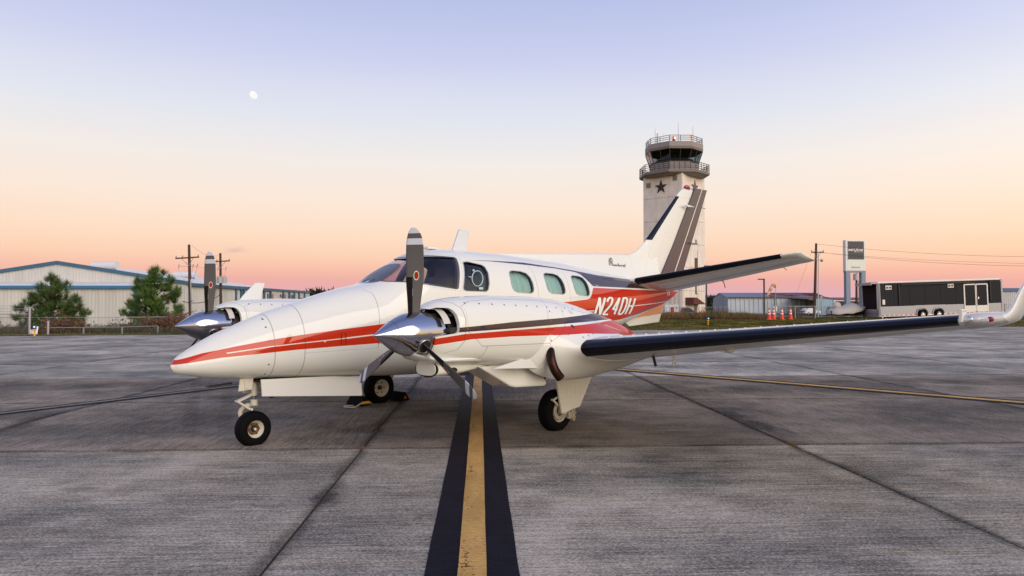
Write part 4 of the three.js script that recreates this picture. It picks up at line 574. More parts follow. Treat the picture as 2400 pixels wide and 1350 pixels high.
// ---- control tower
{
  const D = 125, c = [X(1581, D), 0, -D], tw = V(-c[0], 0, D).normalize(), rt = V(tw.z, 0, -tw.x);
  const T = thing('control_tower', 'tall white control tower with dark glass cab and brown star emblems', 'control tower', [c[0], 0, c[2]]);
  const pol = (R, deg, y = 0) => { const a = deg * Math.PI / 180; return V(0, y, 0).addScaledVector(rt, R * Math.cos(a)).addScaledVector(tw, R * Math.sin(a)); };
  const cream = phys([.82, .76, .70], .75, { map: grime, specularIntensity: .3 }), taupe = phys([.175, .155, .145], .6), taupeL = phys([.26, .235, .22], .6), railM = mat([.03, .027, .026], .7);
  const sq = [75.5, 165.5, 255.5, 345.5], H = 23.9, R = 5.34, W = R * Math.SQRT2;
  // shaft: storey high panels, set a little apart
  part(T, 'shaft_core', (() => { const g = new THREE.CylinderGeometry(R - .06, R - .06, H, 4, 1); const a = pol(1, 75.5); g.rotateY(Math.atan2(a.x, a.z)); return g.translate(0, H / 2, 0); })(), mat([.30, .28, .26], .9));
  for (let f = 0; f < 4; f++) {
    const a = pol(R, sq[f]), b = pol(R, sq[(f + 1) % 4]), n = pol(1, sq[f] + 45), d = b.clone().sub(a).normalize(), turn = Math.atan2(n.x, n.z), rows = 6, rh = H / rows;
    for (let r = 0; r < rows; r++) for (let k = 0; k < 3; k++) {
      const ctr = a.clone().addScaledVector(d, W * (k + .5) / 3), lower = r < 2 && (f === 3 || f === 0);
      const g = lower ? merge([bx(W / 3 - .05, rh - .05, .1), ...[-.33, 0, .33].map(q => bx(.28, rh - .05, .08, q * W / 3, 0, .08))]) : bx(W / 3 - .045, rh - .045, .1);
      const o = part(T, 'wall_panel', g, cream); o.position.set(ctr.x + n.x * .01, rh * (r + .5), ctr.z + n.z * .01); o.rotation.y = turn;
    }
    const on = (name, g, m, u, y, off = .09) => { const o = part(T, name, g, m), q = a.clone().addScaledVector(d, W * u); o.position.set(q.x + n.x * off, y, q.z + n.z * off); o.rotation.y = turn; return o; };
    if (f === 0 || f === 3) {
      const st = []; for (let i = 0; i < 10; i++) { const q = Math.PI / 2 + i * Math.PI / 5, r = i % 2 ? .48 : 1.22; st.push([r * Math.cos(q), r * Math.sin(q)]); }
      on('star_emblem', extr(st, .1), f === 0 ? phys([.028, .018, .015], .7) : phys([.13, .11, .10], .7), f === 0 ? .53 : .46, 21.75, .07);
    }
    const louvre = () => [bx(.86, .86, .06), ...Array.from({ length: 6 }, (_, i) => bx(.74, .05, .06, 0, -.33 + i * .13, .05, 0, .5))];
    if (f === 0) { on('louvre_vent', louvre(), taupeL, .17, 23.0); on('louvre_vent', louvre(), taupeL, .86, 22.3); }
    if (f === 3) { on('flood_light', rbx(.3, .3, .3, .05), railM, .86, 21.2, .2); on('flood_light', rbx(.3, .3, .3, .05), railM, .86, 15.0, .2);
      on('stair_window', [bx(.75, 1.5, .05), bx(.95, .1, .12, 0, .8, 0), bx(.95, .1, .12, 0, -.8, 0), bx(.1, 1.5, .12, -.42, 0, 0), bx(.1, 1.5, .12, .42, 0, 0)], phys([.03, .03, .035], .15), .42, 8.8); on('stair_window', [bx(.75, 1.5, .05), bx(.95, .1, .12, 0, .8, 0), bx(.95, .1, .12, 0, -.8, 0)], phys([.03, .03, .035], .15), .42, 4.3);
      on('wall_vent', rbx(.5, .8, .12, .03), taupeL, .42, 12.4); on('downpipe', [bar([0, -8, 0], [0, 1.5, 0], .07)], cream, .36, 9.5, .16);
      on('door_canopy', [extr([[-2.1, 0], [2.1, 0], [-1.0, 1.15], [-2.1, 1.15]], 1.6, .03)], phys([.085, .02, .018], .5), .64, 1.7, .05); on('entrance_door', bx(1.0, 2.0, .08), mat([.14, .11, .10], .6), .46, 1.0); }
  }
  // gallery, cab and roof are octagons turned with the shaft's faces
  const oct = k => 98 + 45 * k;
  const prism = (R0, R1, y0, y1) => { const P = [], I = []; for (let k = 0; k < 8; k++) { const a = pol(R0, oct(k), y0), b = pol(R1, oct(k), y1); P.push(a.x, a.y, a.z, b.x, b.y, b.z); const q = ((k + 1) % 8) * 2; I.push(k * 2, k * 2 + 1, q + 1, k * 2, q + 1, q); } const c0 = 16, c1 = 17; P.push(0, y0, 0, 0, y1, 0); for (let k = 0; k < 8; k++) { const q = ((k + 1) % 8) * 2; I.push(c0, k * 2, q, c1, q + 1, k * 2 + 1); } let g = new THREE.BufferGeometry(); g.setAttribute('position', new THREE.Float32BufferAttribute(P, 3)); g.setIndex(I); return toCreasedNormals(outward(g), .3); };
  part(T, 'gallery_slab', [prism(5.75, 6.05, 23.7, 23.88), prism(6.05, 6.08, 23.88, 24.3)], taupe);
  part(T, 'soffit', prism(5.2, 5.75, 23.5, 23.7), phys([.30, .25, .21], .7));
  part(T, 'cab_base', prism(4.2, 4.28, 24.3, 26.0), taupeL);
  part(T, 'cab_sill', prism(4.36, 4.38, 25.92, 26.06), railM);
  const rail = (R, y, h, rows, posts, name, infill) => { const L = []; for (let k = 0; k < 8; k++) { const a = pol(R, oct(k), y), b = pol(R, oct(k + 1), y); for (let i = 1; i <= rows; i++) { const q = h * i / rows; L.push(bar([a.x, y + q, a.z], [b.x, y + q, b.z], .05, .05, 6)); } for (let i = 0; i < posts; i++) { const q = a.clone().lerp(b, i / posts); L.push(bar([q.x, y, q.z], [q.x, y + h, q.z], .05, .05, 6)); } } return part(T, name, L, infill || railM); };
  rail(5.98, 24.3, 1.35, 4, 5, 'gallery_rail');
  for (let k = 0; k < 8; k++) {
    const lo = [pol(4.23, oct(k), 26.0), pol(4.23, oct(k + 1), 26.0)], hi = [pol(4.92, oct(k), 28.0), pol(4.92, oct(k + 1), 28.0)];
    for (let h = 0; h < 2; h++) { const q = (e, t) => e[0].clone().lerp(e[1], t), a = q(lo, h * .5 + .02), b = q(lo, h * .5 + .48), c2 = q(hi, h * .5 + .48), d = q(hi, h * .5 + .02); const g = new THREE.BufferGeometry(); g.setAttribute('position', new THREE.Float32BufferAttribute([a, b, c2, d].flatMap(p => [p.x, p.y, p.z]), 3)); g.setIndex([0, 1, 2, 0, 2, 3]); g.computeVertexNormals(); part(T, 'cab_window', g, glass([.40, .46, .50])); }
    const m = (i, j) => bar([lo[i].x, lo[i].y, lo[i].z], [hi[j].x, hi[j].y, hi[j].z], .07, .07, 6); const lm = lo[0].clone().lerp(lo[1], .5), hm = hi[0].clone().lerp(hi[1], .5);
    parts(T, 'mullion', [m(0, 0), bar([lm.x, lm.y, lm.z], [hm.x, hm.y, hm.z], .05, .05, 6)], railM);
  }
  part(T, 'cab_interior', [prism(3.3, 3.3, 26.0, 26.75), prism(1.2, 1.2, 26.7, 27.95), prism(4.7, 4.7, 27.9, 28.02)], mat([.02, .022, .026], .7));
  part(T, 'cab_fascia', [prism(4.95, 5.02, 28.02, 28.4)], taupe); part(T, 'roof_parapet', prism(5.0, 5.0, 28.42, 29.25), taupeL);
  rail(4.85, 29.25, 1.0, 3, 2, 'roof_rail');
  const mast = (u, v0, r) => { const q = pol((u - 1580) / 13.47 * .82, 0), y = Y(v0, D); return bar([q.x, 29.2, q.z], [q.x, y, q.z], r, r * .4, 6); };
  part(T, 'roof_antenna', [mast(1593, 284, .07)], galv); part(T, 'roof_antenna', [mast(1528, 297, .07)], galv); part(T, 'roof_antenna', [mast(1634, 296, .07)], galv); part(T, 'roof_antenna', [mast(1552, 309, .04), mast(1532, 308, .06)], galv); part(T, 'lamp_mast', mast(1535, 306, .09), railM);
  { const w = pol(-4.5, 0); part(T, 'weather_vane', [bar([w.x, 29.2, w.z], [w.x, 30.6, w.z], .03), bar([w.x - .3, 30.2, w.z], [w.x + .3, 30.2, w.z], .025), bar([w.x - .25, 30.5, w.z], [w.x, 30.5, w.z], .03)], galv); }
  part(T, 'roof_plant', [prism(1.6, 1.3, 29.2, 29.9)], taupeL);
  const bp = pol(.0, 0).add(pol(1.2, 90)); const red = new THREE.MeshStandardMaterial({ color: C(.45, .03, .02), emissive: C(1, .18, .06), emissiveIntensity: .8, roughness: .3 });
  part(T, 'rotating_beacon', [lathe([[.001, 0], [.34, 0], [.34, .12], [.2, .2], [.2, .3]], 16).translate(bp.x, 29.95, bp.z), bar([bp.x, 29.2, bp.z], [bp.x, 30, bp.z], .09)], railM);
  part(T, 'beacon_lamp', lathe([[.22, 0], [.24, .2], [.22, .5], [.12, .64], [.001, .66]], 18).translate(bp.x, 30.25, bp.z), red);
  part(T, 'beacon_lens', new THREE.SphereGeometry(.2, 12, 10).scale(.6, 1.3, .6).translate(bp.x + .17, 30.52, bp.z + .12), new THREE.MeshStandardMaterial({ color: C(1, .9, .7), emissive: C(1, .85, .55), emissiveIntensity: 2.2 }));
  const ob = (u, v, R2) => { const q = pol((u - 1580) / 13.47 * .85, 0); part(T, 'obstruction_light', new THREE.SphereGeometry(R2, 10, 8).translate(q.x, Y(v, D), q.z), new THREE.MeshStandardMaterial({ color: C(1, .4, .15), emissive: C(1, .42, .14), emissiveIntensity: 1.6 })); };
  ob(1535, 305, .12); { const q = pol(4.6, 53); part(T, 'obstruction_light', [new THREE.SphereGeometry(.14, 10, 8).translate(q.x, 30.15, q.z), bar([q.x, 29.6, q.z], [q.x, 30.1, q.z], .09)], new THREE.MeshStandardMaterial({ color: C(1, .4, .15), emissive: C(1, .42, .14), emissiveIntensity: .9 })); }
}
// ---- small white plant hut by the tower, with a red door
{
  const D = 112, o = thing('utility_hut', 'small white hut with a red door beside the foot of the control tower', 'hut', [X(1572, D), -.35, -D], -.12);
  part(o, 'hut_wall', rbx(2.1, 2.0, 2.2, .04, 0, 1.02, 0), phys([.62, .66, .70], .6)); part(o, 'red_door', bx(.5, 1.35, .06, .12, .95, 1.11), mat([.36, .02, .025], .5)); part(o, 'hut_base', bx(2.2, .25, 2.3, 0, .1, 0), mat([.3, .2, .18], .8)); part(o, 'meter_box', rbx(.26, .34, .1, .02, .78, 1.55, 1.12), galv); part(o, 'hut_roof', bx(2.25, .08, 2.35, 0, 2.06, 0), phys([.6, .63, .66], .6));
  const s = thing('utility_cabinet', 'pale grey utility cabinet left of the white hut, below the tail of the airplane', 'cabinet', [X(1549, D), -.45, -D], -.1);
  part(s, 'cabinet_body', rbx(1.3, 2.0, 1.2, .05, 0, 1.0, 0), phys([.50, .55, .60], .6)); part(s, 'cabinet_door', rbx(1.0, 1.7, .04, .02, 0, 1.0, .61), phys([.52, .57, .62], .6));
}
// ---- vehicles
const tyreW = (R, w) => lathe([[R * .6, -w / 2], [R * .92, -w / 2], [R, -w * .35], [R, w * .35], [R * .92, w / 2], [R * .6, w / 2]], 28).rotateX(Math.PI / 2);
const rimW = (R, w) => [lathe([[.001, w * .36], [R * .2, w * .38], [R * .5, w * .25], [R * .62, w * .46], [R * .64, 0]], 24).rotateX(Math.PI / 2), lathe([[R * .64, 0], [R * .62, -w * .46], [R * .5, -w * .25], [R * .2, -w * .38], [.001, -w * .36]], 24).rotateX(Math.PI / 2)];
function addWheel(o, x, y, z, R, w, rimM) { const g = new THREE.Group(); g.name = 'wheel'; g.position.set(x, y, z); o.add(g); part(g, 'tyre', tyreW(R, w), tyreM); part(g, 'rim', rimW(R, w), rimM); }
{
  const D = 97, o = thing('pickup_truck', 'dark blue pickup truck parked behind the weeds at the foot of the tower', 'pickup truck', [X(1607, D), -.5, -D], .06);
  const navy = phys([.012, .016, .03], .3, { clearcoat: 1, clearcoatRoughness: .05 });
  part(o, 'body', extr([[-2.75, .55], [-2.2, .5], [2.5, .48], [2.75, .6], [2.72, .92], [1.55, 1.06], [.95, 1.1], [-.35, 1.12], [-.42, 1.06], [-2.7, 1.06], [-2.78, .8]], 1.75, .05, 0, 0, -.875), navy);
  part(o, 'cab', extr([[-.42, 1.08], [1.15, 1.08], [.42, 1.66], [.2, 1.74], [-.25, 1.74], [-.40, 1.66]], 1.56, .06, 0, 0, -.78), navy);
  for (const s of [-1, 1]) part(o, 'side_window', extr([[-.3, 1.16], [.92, 1.16], [.38, 1.60], [-.26, 1.62]], .02, .004, 0, 0, s * .785 - .01), phys([.02, .025, .03], .06, { clearcoat: 1 }));
  part(o, 'rear_window', bx(.03, .4, 1.2, -.45, 1.42, 0), phys([.25, .2, .18], .06)); part(o, 'windscreen', beam([1.1, 1.14, 0], [.47, 1.63, 0], 1.35, .02), phys([.02, .025, .03], .06, { clearcoat: 1 }));
  part(o, 'bed', bx(2.0, .04, 1.4, -1.6, 1.09, 0), mat([.012, .012, .014], .8)); part(o, 'trim', bx(4.9, .05, 1.82, 0, .66, 0), phys([.45, .42, .38], .4)); parts(o, 'bumper', [rbx(.18, .22, 1.75, .05, 2.82, .55, 0), rbx(.16, .2, 1.7, .05, -2.84, .6, 0)], steel);
  for (const s of [-1, 1]) part(o, 'headlight', rbx(.1, .16, .3, .03, 2.74, .82, s * .68), phys([.6, .6, .6], .15));
  for (const x of [-1.75, 1.75]) for (const s of [-1, 1]) addWheel(o, x, .38, s * .84, .38, .25, steel);
}
{
  const D = 138, o = thing('parked_car', 'white coupe parked in front of the blue grey hangar row', 'car', [X(1897, D), -.32, -D], .5);
  const w = phys([.66, .68, .70], .3, { clearcoat: 1, clearcoatRoughness: .05 }), gl = phys([.015, .018, .022], .05, { clearcoat: 1 });
  part(o, 'body', extr([[-2.2, .35], [2.2, .33], [2.28, .55], [2.1, .78], [1.2, .9], [-1.4, .95], [-2.15, .92], [-2.25, .6]], 1.6, .06, 0, 0, -.8), w);
  part(o, 'cabin', extr([[-1.75, .92], [1.0, .9], [.25, 1.32], [-.1, 1.38], [-.85, 1.36], [-1.35, 1.15]], 1.3, .06, 0, 0, -.65), w);
  for (const s of [-1, 1]) part(o, 'side_window', extr([[-1.3, .98], [.75, .96], [.18, 1.27], [-.8, 1.29]], .02, .003, 0, 0, s * .66 - .01), gl);
  part(o, 'windscreen', beam([.98, .95, 0], [.3, 1.31, 0], 1.15, .02), gl); part(o, 'tail_light', [bx(.05, .12, 1.3, -2.27, .75, 0)], mat([.2, .01, .01], .3));
  for (const x of [-1.35, 1.4]) for (const s of [-1, 1]) addWheel(o, x, .31, s * .78, .31, .2, steel);
}
// ---- the black trailer
{
  const P0 = [X(2060, 62), .155, -62], L = 11.1, turn = .05;
  const o = thing('enclosed_trailer', 'long black enclosed trailer with silver skirt and open rear canopy on the grass', 'trailer', P0, turn); o.rotation.z = .032;
  const blk = phys([.018, .019, .023], .6, { specularIntensity: .3 }), alu = phys([.34, .35, .37], .5, { metalness: .35 }), wht = phys([.72, .70, .66], .4), Hh = 3.02, Wd = 2.5, b = .28;
  part(o, 'box', bx(L, Hh - .06, Wd, L / 2, b + Hh / 2, -Wd / 2 - .02), phys([.02, .02, .022], .8, { specularIntensity: .2 }));
  const np = 8, pw = L / np; for (let i = 0; i < np; i++) part(o, 'side_panel', bx(pw - .02, Hh - 1.0, .03, pw * (i + .5), b + 1.0 + (Hh - 1.0) / 2 - .05, .0), blk);
  const fx = [.345, .475]; part(o, 'skirt', [bx(L * (fx[0] - .045), .84, .04, L * (fx[0] - .045) / 2, b + .5, .005), bx(L * .045, .84, .04, L * .41, b + .5, .005), bx(L * (1 - fx[1] - .045), .84, .04, L * (fx[1] + .045 + (1 - fx[1] - .045) / 2), b + .5, .005), bx(L * .24, .36, .036, L * .41, b + .76, .004)], alu);
  part(o, 'roof_rail', [rbx(L + .1, .16, .12, .04, L / 2, b + Hh - .02, -.01), bx(L, .08, Wd, L / 2, b + Hh + .02, -Wd / 2)], wht);
  part(o, 'corner_post', [rbx(.16, Hh - .1, .12, .04, L - .06, b + Hh / 2, 0), rbx(.22, .3, .14, .06, L - .1, b + Hh - .12, .005)], alu);
  part(o, 'rear_post', [rbx(.14, Hh - .1, .12, .03, .06, b + Hh / 2, .01), rbx(.07, Hh - .4, .06, .02, .1, b + Hh / 2, .09)], alu);
  for (const x of [.69, .785]) { const d = part(o, 'side_door', bx(L * .088, 2.32, .04, L * (x + .045), b + 1.42, .035), blk); part(d, 'door_frame', [bx(.1, 2.42, .05, L * x, b + 1.42, .045), bx(.1, 2.42, .05, L * (x + .091), b + 1.42, .045), bx(L * .091, .1, .05, L * (x + .045), b + 2.6, .045), bx(L * .091, .1, .05, L * (x + .045), b + .26, .045), bx(L * .088, .5, .012, L * (x + .045), b + .52, .058)], wht); }
  part(o, 'door_handle', rbx(.12, .2, .06, .02, L * .80, b + 1.4, .08), steel);
  parts(o, 'awning_bar', [bx(L * .58, .12, .14, L * .47, b + Hh - .24, .06), bx(.1, 1.9, .12, L * .165, b + 1.95, .05), bx(.1, 1.75, .12, L * .90, b + 2.0, .05)], mat([.006, .006, .008], .6));
  for (const x of [.06, .56]) { const l = part(o, 'scene_light', rbx(.55, .36, .06, .03, L * x + .25, b + Hh - .48, .04), wht); parts(l, 'lens', [bx(.18, .16, .02, L * x + .12, b + Hh - .48, .075), bx(.18, .16, .02, L * x + .37, b + Hh - .48, .075)], mat([.02, .02, .025], .2)); }
  part(o, 'access_plate', rbx(.24, .44, .05, .05, .45, b + 1.3, .03), wht);
  parts(o, 'reflector_strip', Array.from({ length: 26 }, (_, i) => bx(.3, .07, .012, .3 + i * (L - .6) / 25, b + .14, .035)).filter((_, i) => i < 8 || i > 13), mat([.42, .05, .04], .4)); part(o, 'white_sill', bx(L, .14, .045, L / 2, b + .12, .008), wht);
  for (const x of fx) { part(o, 'fender', new THREE.TorusGeometry(.52, .06, 8, 24, Math.PI).translate(L * x, b + .18, .05), alu); part(o, 'wheel_arch', new THREE.CylinderGeometry(.5, .5, .1, 28, 1, false, -Math.PI / 2, Math.PI).rotateX(Math.PI / 2).rotateZ(Math.PI).translate(L * x, b + .18, -.03), darkHole); addWheel(o, L * x, .40, .08, .39, .28, phys([.5, .5, .5], .3, { metalness: .6 })); const rw = o.children[o.children.length - 1]; part(rw, 'rim_slot', Array.from({ length: 8 }, (_, i) => { const a = i * Math.PI / 4; return new THREE.CylinderGeometry(.034, .034, .02, 10).rotateX(Math.PI / 2).scale(1, 1, 1).translate(.165 * Math.cos(a), .165 * Math.sin(a), .12); }), darkHole).userData.kind = 'stuff'; }
  // rear end: dark opening under a raised canopy
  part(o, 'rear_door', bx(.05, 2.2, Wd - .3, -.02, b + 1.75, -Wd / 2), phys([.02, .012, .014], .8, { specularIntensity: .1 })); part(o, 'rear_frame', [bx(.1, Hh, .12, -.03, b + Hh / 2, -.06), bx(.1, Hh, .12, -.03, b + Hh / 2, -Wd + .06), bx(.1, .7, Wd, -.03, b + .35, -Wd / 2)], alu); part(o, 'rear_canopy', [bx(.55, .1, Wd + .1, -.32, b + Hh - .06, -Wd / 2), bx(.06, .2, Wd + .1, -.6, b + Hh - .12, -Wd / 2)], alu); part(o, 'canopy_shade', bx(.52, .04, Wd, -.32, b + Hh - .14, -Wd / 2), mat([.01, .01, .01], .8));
  parts(o, 'rear_reflector', Array.from({ length: 5 }, (_, i) => bx(.012, .07, .26, -.09, b + .36, -.35 - i * .45)), mat([.42, .05, .04], .4));
  parts(o, 'stabiliser_leg', [bx(.12, .5, .12, .4, .1, -.2), bx(.12, .5, .12, L - .5, .1, -.2)], steel);
}
// ---- covered boat
{
  const D = 64, o = thing('covered_boat', 'boat under a grey cover on its trailer beside the black trailer', 'boat', [X(1985, D), .32, -D], 0), k = D / F;
  const cov = phys([.60, .56, .51], .95, { map: grime, specularIntensity: .2 }), ox = u => (u - 1985) * k, oy = v => (748 - v) * k;
  const st = [[1944, 737, 731, .4], [1950, 738, 727, .8], [1960, 738, 722, 1.0], [1975, 736, 721, 1.1], [1990, 735, 714, 1.15], [2000, 733, 711, 1.12], [2012, 731, 715, 1.0], [2022, 726, 719, .7], [2032, 722, 720, .25]];
  part(o, 'boat_cover', loftAlong(st.map(([u, a, b, w]) => ({ x: ox(u), y: oy(a) + .02, z: -.4, a: oy(b) - oy(a), b: w, e: 1.9, fl: oy(a) - .04 + .03 * Math.sin(u) })), 36), cov);
  part(o, 'motor_cover', new THREE.SphereGeometry(.42, 20, 14).scale(.9, 1, .7).translate(ox(1966), oy(720), -.4), cov);
  part(o, 'hull', loftAlong([{ x: ox(1946), y: .48, z: -.4, a: .22, b: .6, e: 3 }, { x: ox(1985), y: .48, z: -.4, a: .24, b: .95, e: 3 }, { x: ox(2030), y: .62, z: -.4, a: .3, b: .3 }], 20), mat([.025, .022, .022], .5));
  part(o, 'trailer_frame', [bx(3.2, .08, .1, 0, .24, .2), bx(3.2, .08, .1, 0, .24, -.9), bx(.4, .06, .4, 1.45, .24, -.3)], darkMetal); 
}
// ---- sign
{
  const D = 78, s = D / F, o = thing('pylon_sign', 'tall white sign box with a dark panel on two pale blue posts', 'sign', [X(2003, D), 0, -D], .10), y = v => Y(v, D), w = 49 * s, wm = phys([.72, .73, .72], .5), blue = phys([.22, .29, .40], .55, { map: grime });
  part(o, 'sign_cabinet', rbx(w, y(563) - y(635), .55, .03, 0, (y(563) + y(635)) / 2, 0), wm);
  const face = canvasTex(512, 544, (g, W, H) => { g.fillStyle = '#34363c'; g.fillRect(0, 0, W, H); g.fillStyle = '#f0f0ee'; g.font = 'bold italic 84px sans-serif'; g.fillText('WEST', 8, 292, 236); g.fillText('STAR', 282, 292, 222); g.lineWidth = 17; g.strokeStyle = '#f0f0ee'; g.beginPath(); g.moveTo(222, 334); g.lineTo(296, 222); g.stroke(); g.fillStyle = '#c02020'; g.beginPath(); g.moveTo(306, 206); g.lineTo(352, 176); g.lineTo(330, 214); g.fill(); g.font = 'bold italic 36px sans-serif'; g.fillStyle = '#d8d8d6'; g.save(); g.letterSpacing = '6px'; g.fillText('AVIATION', 262, 332, 234); g.restore(); });
  part(o, 'logo_panel', new THREE.PlaneGeometry(w * .80, y(566) - y(608)).translate(.03, (y(566) + y(608)) / 2, .283), phys([1, 1, 1], .5, { map: face }));
  part(o, 'panel_frame', [bx(w * .84, .05, .03, .03, y(565.5), .28), bx(w * .84, .05, .03, .03, y(608.7), .28), bx(.05, y(565) - y(609), .03, .03 - w * .415, (y(565) + y(609)) / 2, .28), bx(.05, y(565) - y(609), .03, .03 + w * .415, (y(565) + y(609)) / 2, .28)], galv);
  const wel = canvasTex(512, 256, (g, W, H) => { g.fillStyle = '#d9ded6'; g.fillRect(0, 0, W, H); g.fillStyle = '#222'; g.font = 'bold 62px sans-serif'; g.fillText('Welcome', 110, 206, 300); });
  part(o, 'welcome_panel', new THREE.PlaneGeometry(w * .84, y(610.5) - y(633)).translate(.03, (y(610.5) + y(633)) / 2, .283), phys([1, 1, 1], .5, { map: wel }));
  part(o, 'post', bx(.48, y(634), .48, -w / 2 + .3, y(634) / 2, 0), blue); part(o, 'post', bx(.48, y(634), .48, w / 2 - .22, y(634) / 2, 0), blue); part(o, 'cross_beam', bx(w - .02, .24, .5, 0, y(634) - .1, 0), blue);
}
// ---- hangar row on the right, far beyond the grass
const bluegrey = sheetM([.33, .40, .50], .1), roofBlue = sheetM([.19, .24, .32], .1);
{
  const zf = -150, x0 = X(1706, 150), x1 = X(1938, 150), o = thing('hangar_row', 'long blue grey corrugated hangar with a partly rusted roof beyond the fence', 'hangar', [x0, -.3, zf]), W = x1 - x0, He = 3.5, dep = 11, Hr = 4.55;
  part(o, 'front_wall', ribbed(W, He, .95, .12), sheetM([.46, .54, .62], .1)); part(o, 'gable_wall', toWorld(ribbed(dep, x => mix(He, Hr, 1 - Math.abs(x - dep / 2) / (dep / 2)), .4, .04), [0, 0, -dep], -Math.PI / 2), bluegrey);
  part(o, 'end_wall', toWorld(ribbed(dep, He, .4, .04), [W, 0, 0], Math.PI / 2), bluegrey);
  const sl = Math.hypot(dep / 2, Hr - He), an = Math.atan2(Hr - He, dep / 2); const roofPart = (w, xo, m, name) => { for (const s of [0, 1]) part(o, name, toWorld(ribbed(w, sl + .3, .5, .05).rotateX(-Math.PI / 2 + an).translate(xo, He - .03, .3), s ? [2 * xo + w, 0, -dep] : [0, 0, 0], s ? Math.PI : 0), m); };
  roofPart(W * .45, -.2, roofBlue, 'roof');
  const rust = dataTex(512, 256, (u, v) => { const a = fbm(u * 7 + 0, v * 14, 7, 14, 4, 301), r = sstep(.45, .55, a + .14 * (v - .4)); return [mix(.62, .46, r), mix(.66, .20, r), mix(.74, .13, r)]; }); rust.repeat.set(.06, .18);
  roofPart(W * .56, W * .45 - .2, phys([.6, .6, .6], .7, { map: rust, specularIntensity: .3 }), 'rusty_roof'); part(o, 'eave_trim', bx(W + .3, .2, .12, W / 2, He + .02, .36), mat([.17, .035, .03], .6)); parts(o, 'door_track', [bx(.12, He, .12, W * .47, He / 2, .16), bx(.1, He, .12, W * .79, He / 2, .16), bx(W, .3, .1, W / 2, .15, .12)], mat([.22, .24, .25], .7));
  part(o, 'wall_plate', bx(.7, .5, .05, W * .66, 1.9, .15), mat([.35, .3, .28], .6));
}
{
  const z = -140, x0 = X(1908, 140), o = thing('blue_hangar', 'teal blue metal hangar with a low gable left of the sign posts', 'hangar', [x0, -.3, z], 0), W = X(1956, 140) - x0;
  const teal = sheetM([.28, .44, .54], .1);
  part(o, 'gable_wall', ribbed(W, x => mix(2.9, 3.2, 1 - Math.abs(x - W * .3) / (W * .7)), .4, .04), teal); part(o, 'white_trim', [bx(.3, 2.9, .2, W - .1, 1.45, .06)], phys([.6, .62, .62], .6));
  part(o, 'side_wall', ribbed(10.5, 2.7, .4, .04).translate(W, 0, -3), teal); part(o, 'open_bay', bx(8.4, 2.0, .2, W + 4.6, 1.05, -2.9), mat([.035, .03, .02], .9)); part(o, 'bay_light_panel', bx(5, .6, .05, W + 4.3, 1.65, -2.78), mat([.16, .13, .05], .8)); part(o, 'utility_unit', bx(1.7, 1.6, .5, 3.6, .85, .35), mat([.16, .2, .3], .7));
  const rust2 = mat([.16, .10, .085], .8, { map: grime }); part(o, 'roof', [bx(W + 12, .12, 14, W / 2 + 5, 3.3, -7.2, 0, .03), bx(W + 12, .35, .1, W / 2 + 5, 3.05, -.18)], rust2);
  part(o, 'roof_vent', [bar([W + 4.8, 3.3, -5], [W + 4.8, 3.9, -5], .2), new THREE.SphereGeometry(.33, 10, 8).translate(W + 4.8, 3.95, -5)], galv);
}
{
  const D = 120, o = thing('white_shed', 'white ribbed shed with a blue roof edge behind the winglet at the right edge', 'shed', [X(2340, D), 0, -D], 0);
  part(o, 'front_wall', ribbed(16, 3.9, .35, .04), sheetM([.52, .53, .53], .1)); part(o, 'roof_fascia', bx(16.4, .55, .3, 8, 4.15, .1), phys([.05, .11, .24], .5)); part(o, 'roof', bx(16.4, .1, 9, 8, 4.3, -4.4), phys([.10, .15, .26], .5)); part(o, 'grey_door', bx(3.4, 2.6, .1, 11, 1.3, .1), mat([.35, .37, .38], .7));
}
